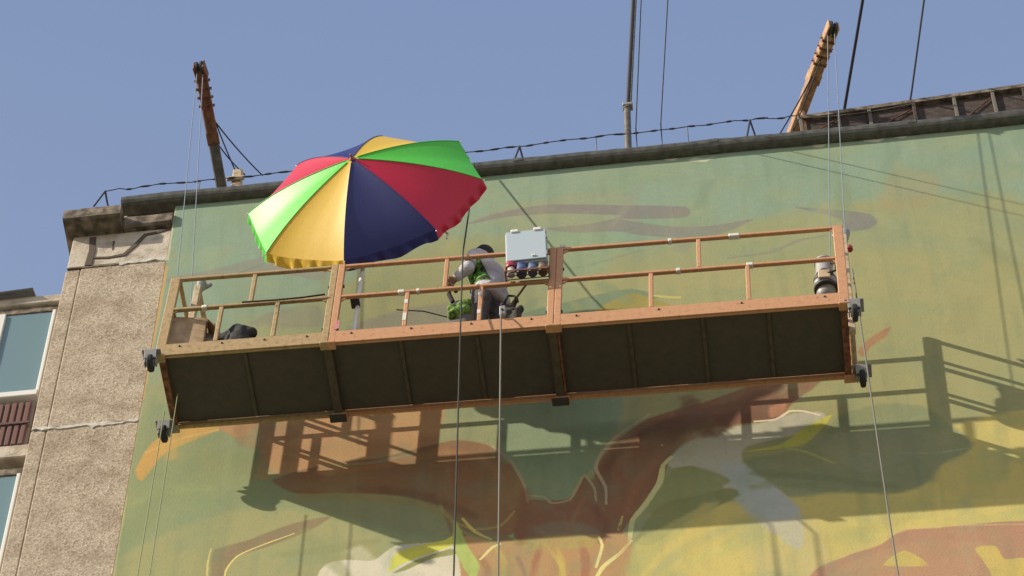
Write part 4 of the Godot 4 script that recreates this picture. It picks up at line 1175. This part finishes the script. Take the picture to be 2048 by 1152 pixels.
func make_parasol() -> void:
	var o := thing("parasol", "tipped over beach parasol with yellow, navy, red and green panels on a white pole", "parasol", Vector3(-1.38, 26.16, 1.14))
	var c := Vector3(0.03, 2.43, 0.135)
	var n := Vector3(-0.13337, -0.00453, 0.99106).normalized()
	var e1 := Vector3(0.98201, -0.13546, 0.13153).normalized()
	var broad := 1.075
	var e2 := n.cross(e1).normalized()
	if e2.y > 0.0:
		e2 = -e2
	var rim := 1.085
	var high := 0.43
	var cloth := {}
	var weave := bump_texture(noise(FastNoiseLite.TYPE_SIMPLEX_SMOOTH, 0.03, 71, 3), 256, 2.0)
	for k in [["yellow", [0.90, 0.60, 0.07]], ["navy", [0.012, 0.018, 0.155]], ["red", [0.62, 0.008, 0.055]], ["green", [0.11, 0.64, 0.06]]]:
		var col: Array = k[1]
		var m := worn(grain_texture(noise(FastNoiseLite.TYPE_SIMPLEX_SMOOTH, 0.05, 72, 3), 128, ramp_of([[0.0, lin(col[0] * 0.88, col[1] * 0.88, col[2] * 0.88)], [1.0, lin(col[0], col[1], col[2])]])), 0.25, 0.46, weave, 0.35)
		m.metallic_specular = 0.5
		m.backlight_enabled = true
		m.backlight = lin(col[0] * 0.4, col[1] * 0.4, col[2] * 0.4)
		cloth[k[0]] = m
	var order := ["red", "navy", "yellow", "green", "red", "navy", "yellow", "green"]
	var rib := func(a: float, t: float) -> Vector3:
		return c + (e1 * cos(a) * broad + e2 * sin(a)) * rim * sin(t * 0.75) / sin(0.75) + n * high * (1.0 - (0.62 * t + 0.38 * t * t))
	for k in 8:
		var a0 := TAU * k / 8.0
		var a1 := TAU * (k + 1) / 8.0
		var us := 12
		var ts := 14
		var grid := []
		for i in ts + 1:
			var t := float(i) / ts
			var row := []
			for j in us + 1:
				var u := float(j) / us
				var p0: Vector3 = rib.call(a0, t)
				var p1: Vector3 = rib.call(a1, t)
				var p := p0.lerp(p1, u)
				var dip := 4.0 * u * (1.0 - u)
				# cloth stretched between two ribs: a little hollow, with faint pleats near the rim
				p -= n * dip * 0.055 * t * (1.0 - 0.3 * t)
				p += n * (sin(u * 9.0 + k * 2.0) * 0.004 * t * t * dip + creases.get_noise_2d(k * 300.0 + u * 90.0, t * 25.0) * 0.012 * t * dip)
				row.append(p)
			grid.append(row)
		obj("canopy_panel", cloth_mesh(grid, n), cloth[order[k]], o)
		# the valance: a loose ruffled flap hanging off the rim
		var flap := []
		for i in 6:
			var s := i / 5.0
			var row := []
			for j in 37:
				var u := j / 36.0
				var p := u * us
				var b: Vector3 = grid[ts][mini(int(p), us - 1)].lerp(grid[ts][mini(int(p), us - 1) + 1], p - mini(int(p), us - 1))
				var outw := (b - c).normalized()
				var hang := (-n * 0.80 + Vector3(0, -0.45, 0) + outw * 0.12).normalized()
				var ruffle := (sin(u * TAU * 5.3 + k * 1.7 + s * 1.2) * 0.016 + sin(u * TAU * 9.0 + k) * 0.007) * s
				row.append(b + hang * s * 0.105 * (0.90 + 0.12 * sin(u * 13.0 + k * 2.1)) + outw * ruffle + n * ruffle * 0.7)
			flap.append(row)
		obj("valance", cloth_mesh(flap, (c - n * 0.3 - grid[ts][us / 2]) * -1.0), cloth[order[k]], o)
		# the sewn seam above the rib, a narrow roll of the panel's cloth
		var roll := []
		for i in 13:
			var q: Vector3 = rib.call(a0, 0.05 + 0.95 * i / 12.0)
			roll.append(q + n * 0.002)
		obj("seam", rope_mesh(roll, 0.0045, 6), cloth[order[(k + (7 if k % 2 == 0 else 0)) % 8]], o)
		# rib under the seam
		var pts := []
		for i in 9:
			var t := 0.04 + 0.96 * i / 8.0
			var q: Vector3 = rib.call(a0, t)
			pts.append(q - n * 0.012)
		obj("rib", rope_mesh(pts, 0.0045, 6), mats.steel, o)
		var tipp: Vector3 = rib.call(a0, 1.0)
		obj("rib_tip", turned(tipp - n * 0.012, (tipp - c).normalized(), [[0.0, -0.02], [0.007, -0.02], [0.007, 0.02], [0.0, 0.025]], 8), mats.white, o)
	obj("tip_cap", turned(c + n * (high - 0.01), n, [[0.0, -0.02], [0.03, -0.02], [0.03, 0.01], [0.012, 0.03], [0.010, 0.06], [0.0, 0.065]], 12), plain(0.35, 0.1, 0.12, 0.5), o)
	obj("upper_pole", rod(c + n * (high - 0.02), c - n * 0.19, 0.014), mats.white, o)
	obj("runner", turned(c + n * 0.12, n, [[0.0, -0.03], [0.028, -0.03], [0.028, 0.03], [0.0, 0.03]], 12), mats.white, o)
	obj("tilt_joint", lump([[c - n * 0.2 - Vector3(0, 0.05, 0), c - n * 0.17, 0.024, 0.02]], 0.01, 0.01), mats.dark_steel, o)
	obj("lower_pole", rod(Vector3(0, 0.056, 0), c - n * 0.2 - Vector3(0, 0.02, 0), 0.020, 12), mats.white, o)
	obj("pole_clamp", span_box(Vector3(-0.04, 0.74, -0.04), Vector3(0.04, 0.80, 0.07), 0.008), mats.dark_steel, o)
	# a scrap of white cord at a rib end
	obj("tie_cord", rope_mesh([Vector3(0.80, 1.73, 0.1), Vector3(0.84, 1.66, 0.1), Vector3(0.83, 1.58, 0.1)], 0.01, 6), mats.white, o)

func make_worker() -> void:
	var at := Vector3(-0.27, 26.18, 0.97)
	var o := thing("person", "worker in grey shirt and green black vest, standing on the platform beside the pale cabinet", "person", at)
	# body faces left along the wall and a little towards it
	var f := Vector3(-0.85, 0, -0.52).normalized()
	var l := Vector3.UP.cross(f).normalized()
	var lean := f * 0.10
	var at3 := func(fw: float, up: float, left: float) -> Vector3: return f * fw + Vector3(0, up, 0) + l * left
	var hip := Vector3(0.10, 0.94, 0.0)
	var chest: Vector3 = hip + Vector3(0, 0.36, 0) + f * 0.03
	var neck: Vector3 = hip + Vector3(0, 0.60, 0) + f * 0.06
	var head: Vector3 = neck + Vector3(0, 0.155, 0) + f * 0.05
	var legs := []
	var torso := []
	var arms := []
	var skin := []
	for s in [-1.0, 1.0]:
		var hj: Vector3 = hip + l * 0.09 * s
		var knee: Vector3 = hj + Vector3(0, -0.42, 0) + f * (0.05 if s > 0.0 else -0.04) + l * 0.02 * s
		var ankle: Vector3 = Vector3(knee.x, 0.09, knee.z) - f * 0.03
		legs.append([hj, knee, 0.092, 0.062])
		legs.append([knee, ankle, 0.062, 0.042])
		skin.append([ankle, ankle + f * 0.15 - Vector3(0, 0.045, 0), 0.045, 0.035])
		skin.append([ankle + f * 0.15 - Vector3(0, 0.05, 0), ankle + f * 0.2 - Vector3(0, 0.055, 0), 0.036, 0.028])
		var sh: Vector3 = chest + Vector3(0, 0.16, 0) + l * 0.175 * s + f * 0.03
		var hand: Vector3 = Vector3(-0.20, 1.02, 0.17) if s > 0.0 else Vector3(-0.20, 1.10, -0.24)
		var mid: Vector3 = (sh + hand) * 0.5
		var elbow: Vector3 = mid + Vector3(0.03, -0.13, 0.06 * s)
		arms.append([sh, elbow, 0.052, 0.040])
		arms.append([elbow, hand, 0.040, 0.028])
	torso = [[hip + Vector3(0, 0.02, 0) + l * 0.06, hip + Vector3(0, 0.02, 0) - l * 0.06, 0.115, 0.115], [hip + Vector3(0, 0.06, 0), chest, 0.115, 0.125], [chest + l * 0.08, chest - l * 0.08, 0.12, 0.12], [chest + Vector3(0, 0.16, 0) + l * 0.13, chest + Vector3(0, 0.16, 0) - l * 0.13, 0.065, 0.065]]
	skin.append([neck - Vector3(0, 0.08, 0), head - Vector3(0, 0.04, 0), 0.055, 0.052])
	var st := begin()
	field_mesh(st, skin + legs + torso + arms, 0.016, 0.04)
	# head with face
	var r := f.cross(Vector3.UP).normalized()
	var hb := [[head + Vector3(0, 0.02, 0) - f * 0.02, head + Vector3(0, 0.03, 0) + f * 0.015, 0.092, 0.086], [head - Vector3(0, 0.03, 0) + f * 0.03, head - Vector3(0, 0.085, 0) + f * 0.05, 0.062, 0.036],
		[head + f * 0.095 + Vector3(0, 0.01, 0), head + f * 0.117 - Vector3(0, 0.025, 0), 0.009, 0.014], [head + f * 0.088 - Vector3(0, 0.055, 0) + r * 0.02, head + f * 0.088 - Vector3(0, 0.055, 0) - r * 0.02, 0.009, 0.009],
		[head + r * 0.088 - f * 0.01, head + r * 0.094 - Vector3(0, 0.03, 0) - f * 0.012, 0.018, 0.012], [head - r * 0.088 - f * 0.01, head - r * 0.094 - Vector3(0, 0.03, 0) - f * 0.012, 0.018, 0.012],
		[head - Vector3(0, 0.06, 0) - f * 0.02, neck, 0.052, 0.054]]
	field_mesh(st, hb, 0.008, 0.016)
	# hands: palm, four fingers curled over the rail, thumb against them
	for s in [1.0, -1.0]:
		var wrist: Vector3 = arms[3 if s > 0.0 else 1][1]
		var elbow2: Vector3 = arms[3 if s > 0.0 else 1][0]
		var d: Vector3 = (wrist - elbow2).normalized()
		var side: Vector3 = d.cross(Vector3.UP).normalized()
		var dn: Vector3 = side.cross(d).normalized() * -1.0
		var hbones := [[wrist - d * 0.03, wrist + d * 0.02, 0.027, 0.026], [wrist + d * 0.02 + side * 0.02, wrist + d * 0.085 + side * 0.03, 0.016, 0.013], [wrist + d * 0.02 - side * 0.02, wrist + d * 0.085 - side * 0.03, 0.016, 0.013], [wrist + d * 0.03, wrist + d * 0.085, 0.017, 0.014]]
		var lens := [0.068, 0.078, 0.072, 0.056]
		for q in 4:
			var root2: Vector3 = wrist + d * 0.088 + side * (-0.033 + 0.022 * q)
			var k1: Vector3 = root2 + (d * 0.8 + dn * 0.6).normalized() * lens[q] * 0.5
			var k2: Vector3 = k1 + (d * 0.1 + dn).normalized() * lens[q] * 0.32
			var k3: Vector3 = k2 + (dn * 0.6 - d * 0.8).normalized() * lens[q] * 0.26
			hbones.append([root2, k1, 0.0095, 0.009])
			hbones.append([k1, k2, 0.009, 0.008])
			hbones.append([k2, k3, 0.008, 0.007])
		var tb: Vector3 = wrist + d * 0.03 - side * 0.03 * s
		var t1: Vector3 = tb + (d * 0.7 - side * s * 0.7 + dn * 0.3).normalized() * 0.042
		hbones.append([tb, t1, 0.013, 0.011])
		hbones.append([t1, t1 + (d * 0.8 + dn * 0.6).normalized() * 0.03, 0.010, 0.008])
		field_mesh(st, hbones, 0.005, 0.006)
	obj("body", st.commit(), plain(0.36, 0.22, 0.15, 0.6), o)
	for s in [-1.0, 1.0]:
		obj("eye", turned(head + f * 0.094 + Vector3(0, 0.012, 0) + r * 0.033 * s, f, [[0.0, -0.012], [0.011, -0.006], [0.012, 0.0], [0.007, 0.006], [0.0, 0.008]], 10), plain(0.05, 0.04, 0.035, 0.2), o)
	var grow := func(list: Array, by: float) -> Array:
		var out := []
		for b in list:
			out.append([b[0], b[1], b[2] + by, b[3] + by])
		return out
	st = begin()
	field_mesh(st, [[head + Vector3(0, 0.035, 0) - f * 0.028, head + Vector3(0, 0.05, 0) + f * 0.01, 0.095, 0.086]], 0.01, 0.01, Plane((Vector3(0, -1, 0) + f * 0.9).normalized(), (head + Vector3(0, 0.02, 0)).dot((Vector3(0, -1, 0) + f * 0.9).normalized())))
	crumple = 0.012
	obj("hair", st.commit(), plain(0.022, 0.018, 0.016, 0.7), o)
	var folds := bump_texture(noise(FastNoiseLite.TYPE_SIMPLEX_SMOOTH, 0.02, 81, 3), 256, 6.0)
	var shirt := worn(grain_texture(noise(FastNoiseLite.TYPE_SIMPLEX_SMOOTH, 0.02, 82, 4), 128, ramp_of([[0.2, lin(0.44, 0.42, 0.48)], [0.8, lin(0.58, 0.56, 0.62)]])), 0.4, 0.9, folds, 0.8)
	st = begin()
	var sleeve: Array = grow.call(arms, 0.014)
	for i in [1, 3]:
		sleeve[i][1] = sleeve[i][0].lerp(sleeve[i][1], 0.86)
	field_mesh(st, (grow.call(torso, 0.016) as Array) + sleeve + [[neck - Vector3(0, 0.07, 0), neck - Vector3(0, 0.01, 0), 0.075, 0.066], [hip - Vector3(0, 0.07, 0) + l * 0.06, hip - Vector3(0, 0.07, 0) - l * 0.06, 0.145, 0.145]], 0.016, 0.04, Plane(Vector3(0, -1, 0), -(hip.y - 0.15)))
	obj("shirt", st.commit(), shirt, o)
	st = begin()
	field_mesh(st, grow.call(legs, 0.018) + [[hip + l * 0.06, hip - l * 0.06, 0.136, 0.136]], 0.016, 0.05, Plane(Vector3(0, 1, 0), hip.y - 0.08))
	obj("trousers", st.commit(), worn(grain_texture(noise(FastNoiseLite.TYPE_SIMPLEX_SMOOTH, 0.03, 83, 4), 128, ramp_of([[0.2, lin(0.07, 0.065, 0.075)], [0.8, lin(0.13, 0.12, 0.13)]])), 0.4, 0.9, folds, 0.8), o)
	var camo := noise(FastNoiseLite.TYPE_SIMPLEX_SMOOTH, 0.012, 84, 2)
	var green := worn(grain_texture(camo, 256, ramp_of([[0.30, lin(0.02, 0.025, 0.015)], [0.5, lin(0.025, 0.04, 0.018)], [0.56, lin(0.08, 0.22, 0.03)], [0.75, lin(0.15, 0.38, 0.05)]])), 0.22, 0.9, folds, 0.6)
	st = begin()
	var front := (f * 0.9 + Vector3(0, -0.25, 0) + l * 0.25).normalized()
	field_mesh(st, grow.call(torso, 0.036), 0.014, 0.04, Plane(-front, -(chest - Vector3(0, 0.10, 0) - front * 0.03).dot(front)))
	obj("vest", st.commit(), green, o)
	for s in [-1.0, 1.0]:
		var b: Array = skin[0] if s < 0.0 else skin[2]
		var b2: Array = skin[1] if s < 0.0 else skin[3]
		crumple = 0.0
		obj("boot", lump([[b[0], b[1], 0.062, 0.046], [b2[0], b2[1], 0.046, 0.036], [b[0] + Vector3(0, 0.08, 0), b[0], 0.058, 0.06]], 0.012, 0.02), mats.rubber, o)

func make_gear() -> void:
	# pale control cabinet hung on the outer guard rail
	var c := thing("control_cabinet", "pale blue grey control cabinet hung on the outer guard rail beside the worker", "cabinet", Vector3(0.205, 27.04, 1.28))
	c.rotation.z = 0.02
	var face_m := plain(0.46, 0.54, 0.60, 0.35)
	obj("case", span_box(Vector3(-0.19, 0.0, 0.0), Vector3(0.19, 0.52, 0.07), 0.012), plain(0.36, 0.42, 0.46, 0.45), c)
	obj("door", span_box(Vector3(-0.182, 0.012, 0.072), Vector3(0.182, 0.508, 0.086), 0.006), face_m, c)
	for k in [-0.10, 0.11]:
		obj("clip", span_box(Vector3(k - 0.035, 0.482, 0.08), Vector3(k + 0.035, 0.53, 0.10), 0.006), mats.white, c)
	for y in [0.1, 0.39]:
		obj("hinge", rod(Vector3(0.187, y - 0.03, 0.078), Vector3(0.187, y + 0.03, 0.078), 0.008), mats.steel, c)
	obj("latch", span_box(Vector3(0.05, 0.045, 0.0865), Vector3(0.085, 0.07, 0.10), 0.004), mats.white, c)
	# tray of paint pots under it
	var t := thing("pot_tray", "brown wire tray hung under the pale cabinet, holding paint pots", "tray", Vector3(0.205, 26.86, 1.27))
	for z in [0.012, 0.05, 0.088]:
		obj("wire", rod(Vector3(-0.2, 0.0, z), Vector3(0.2, 0.0, z), 0.005, 6), mats.rust, t)
	obj("front_lip", span_box(Vector3(-0.2, -0.006, 0.1), Vector3(0.2, 0.018, 0.108), 0.003), mats.rust, t)
	for k in [-0.196, 0.196]:
		obj("hanger", span_box(Vector3(k - 0.005, -0.006, 0.0), Vector3(k + 0.005, 0.18, 0.02), 0.002), mats.rust, t)
		obj("side_wire", rod(Vector3(k, 0.0, 0.0), Vector3(k, 0.0, 0.1), 0.006, 6), mats.rust, t)
	var pots := [[-0.145, 0.034, 0.10, [0.55, 0.53, 0.50], "white jar with a red lid at the left of the pot tray"], [-0.05, 0.048, 0.14, [0.05, 0.08, 0.20], "dark blue paint tin right of the white jar on the tray"], [0.05, 0.043, 0.13, [0.07, 0.10, 0.19], "blue grey paint tin, third along the tray under the cabinet"], [0.143, 0.043, 0.12, [0.12, 0.085, 0.06], "brown paint tin at the right end of the pot tray"]]
	for p in pots:
		var j := thing("paint_tin" if p[0] > -0.1 else "jar", p[4], "tin" if p[0] > -0.1 else "jar", Vector3(0.205 + p[0], 26.868, 1.322), "pots on the tray under the cabinet")
		var r: float = p[1]
		var h: float = p[2]
		obj("body", turned(Vector3.ZERO, Vector3.UP, [[0.0, 0.0], [r * 0.96, 0.0], [r, 0.008], [r, h - 0.01], [r * 1.05, h - 0.006], [r * 1.05, h], [r * 0.9, h + 0.002], [0.0, h + 0.002]], 18), plain(p[3][0], p[3][1], p[3][2], 0.4), j)
		if p[0] < -0.1:
			obj("lid", turned(Vector3(0, h + 0.004, 0), Vector3.UP, [[0.0, 0.0], [0.052, 0.0], [0.055, 0.02], [0.05, 0.075], [0.03, 0.09], [0.0, 0.092]], 18), plain(0.34, 0.03, 0.07, 0.4), j)
		else:
			obj("label_band", turned(Vector3(0, h * 0.35, 0), Vector3.UP, [[r, 0.0], [r + 0.002, 0.0], [r + 0.002, h * 0.35], [r, h * 0.35]], 18), plain(p[3][0] * 1.7, p[3][1] * 1.6, p[3][2] * 1.5, 0.5), j)
	# things on the floor of the platform
	crumple = 0.016
	var b := thing("cardboard_box", "open tan cardboard box in the left corner of the platform", "box", Vector3(-2.93, 26.265, 1.04))
	b.rotation.y = 0.15
	for w in [[Vector3(-0.16, 0, 0.12), Vector3(0.16, 0.66, 0.128)], [Vector3(-0.16, 0, -0.128), Vector3(0.16, 0.66, -0.12)], [Vector3(-0.168, 0, -0.128), Vector3(-0.161, 0.66, 0.128)], [Vector3(0.161, 0, -0.128), Vector3(0.168, 0.66, 0.128)]]:
		obj("side", span_box(w[0], w[1], 0.002), mats.cardboard, b)
	obj("bottom", span_box(Vector3(-0.16, 0.0, -0.119), Vector3(0.16, 0.008, 0.119), 0.002), mats.cardboard, b)
	var st := begin()
	bx(st, Vector3(0.01, 0.73, -0.16), Vector3(0.31, 0.15, 0.006), Basis(Vector3(1, 0, 0), -0.5), 0.002)
	obj("flap", st.commit(), mats.cardboard, b)
	st = begin()
	bx(st, Vector3(0.21, 0.62, 0.0), Vector3(0.006, 0.13, 0.24), Basis(Vector3(0, 0, 1), 0.7), 0.002)
	obj("flap", st.commit(), mats.cardboard, b)
	var rag := thing("black_bag", "crumpled black bag lying on the toe board between two tan posts", "bag", Vector3(-2.45, 26.34, 1.09))
	obj("cloth", lump([[Vector3(-0.1, 0.30, 0), Vector3(0.0, 0.36, 0), 0.06, 0.07], [Vector3(0.0, 0.36, 0), Vector3(0.13, 0.31, 0.02), 0.08, 0.05], [Vector3(0, 0.05, 0), Vector3(0.02, 0.3, 0), 0.13, 0.1], [Vector3(-0.17, 0.31, 0.02), Vector3(-0.1, 0.29, 0), 0.03, 0.04], [Vector3(0.05, 0.4, -0.02), Vector3(0.07, 0.43, 0), 0.03, 0.02]], 0.016, 0.03), plain(0.03, 0.028, 0.03, 0.8), rag)
	var pack := thing("backpack", "grey backpack with lime green cloth pocket standing on platform left of the worker's legs", "backpack", Vector3(-0.41, 26.21, 1.10))
	var grey_cloth := plain(0.12, 0.115, 0.11, 0.9)
	obj("sack", lump([[Vector3(0, 0.10, -0.02), Vector3(0.01, 0.5, -0.02), 0.115, 0.10], [Vector3(-0.06, 0.15, 0), Vector3(-0.05, 0.45, 0), 0.08, 0.07], [Vector3(0.05, 0.15, 0), Vector3(0.05, 0.5, 0), 0.08, 0.07], [Vector3(-0.03, 0.6, -0.02), Vector3(0.03, 0.62, -0.02), 0.06, 0.05]], 0.016, 0.04), grey_cloth, pack)
	var lime := worn(grain_texture(noise(FastNoiseLite.TYPE_SIMPLEX_SMOOTH, 0.03, 91, 3), 128, ramp_of([[0.2, lin(0.03, 0.07, 0.015)], [0.5, lin(0.11, 0.22, 0.03)], [0.8, lin(0.24, 0.38, 0.07)]])), 0.18, 0.85)
	obj("pocket", lump([[Vector3(-0.07, 0.40, 0.085), Vector3(0.06, 0.47, 0.085), 0.05, 0.045], [Vector3(-0.06, 0.30, 0.09), Vector3(0.05, 0.36, 0.09), 0.055, 0.05], [Vector3(0.02, 0.5, 0.06), Vector3(0.07, 0.53, 0.06), 0.035, 0.03]], 0.012, 0.03), lime, pack)
	obj("strap", rope_mesh([Vector3(-0.08, 0.62, 0.02), Vector3(-0.12, 0.75, 0.03), Vector3(-0.09, 0.86, 0.05), Vector3(-0.05, 0.74, 0.06)], 0.022, 8), plain(0.03, 0.03, 0.03, 0.9), pack)
	var bag := thing("tool_bag", "dark tool bag with a stick poking out, right of the worker's legs", "bag", Vector3(0.03, 26.18, 1.08))
	obj("pouch", lump([[Vector3(0, 0.1, 0), Vector3(0, 0.42, 0), 0.09, 0.07], [Vector3(0.03, 0.40, 0), Vector3(0.09, 0.50, 0.0), 0.05, 0.03], [Vector3(-0.03, 0.45, 0), Vector3(-0.07, 0.58, 0), 0.04, 0.025], [Vector3(0.0, 0.5, 0.02), Vector3(0.05, 0.62, 0.02), 0.03, 0.025], [Vector3(-0.06, 0.2, 0.06), Vector3(-0.03, 0.36, 0.06), 0.045, 0.035], [Vector3(0.05, 0.15, 0.06), Vector3(0.06, 0.32, 0.06), 0.04, 0.04]], 0.012, 0.015), plain(0.045, 0.04, 0.032, 0.9), bag)
	obj("stick", rod(Vector3(0.0, 0.5, 0.04), Vector3(0.15, 0.83, 0.05), 0.012), plain(0.12, 0.075, 0.05, 0.8), bag)
	obj("handle", rope_mesh([Vector3(-0.05, 0.55, 0.05), Vector3(-0.02, 0.66, 0.05), Vector3(0.04, 0.64, 0.05), Vector3(0.07, 0.54, 0.05)], 0.012, 6), plain(0.03, 0.05, 0.025, 0.9), bag)
	crumple = 0.0
	var bottle := thing("spray_bottle", "small white bottle with lilac cap on the toe board left of the middle post", "bottle", Vector3(0.405, 26.20, 1.19))
	obj("body", turned(Vector3.ZERO, Vector3.UP, [[0.0, 0.0], [0.036, 0.0], [0.04, 0.01], [0.04, 0.28], [0.03, 0.32], [0.018, 0.34], [0.0, 0.34]], 16), plain(0.52, 0.53, 0.46, 0.4), bottle)
	obj("cap", turned(Vector3(0, 0.341, 0), Vector3.UP, [[0.0, 0.0], [0.03, 0.0], [0.034, 0.02], [0.03, 0.09], [0.02, 0.12], [0.0, 0.12]], 16), plain(0.30, 0.31, 0.46, 0.4), bottle)
	var clamp_thing := thing("rope_clamp", "small pale metal rope clamp on the toe board where the grey rope starts", "clamp", Vector3(-0.02, 26.29, 1.27))
	obj("clamp_body", span_box(Vector3(-0.028, 0.0, -0.02), Vector3(0.028, 0.15, 0.02), 0.008), mats.steel, clamp_thing)
	obj("clamp_bolt", turned(Vector3(0, 0.07, 0.02), Vector3(0, 0, 1), [[0.0, 0.0], [0.012, 0.0], [0.012, 0.014], [0.0, 0.014]], 8), mats.dark_steel, clamp_thing)
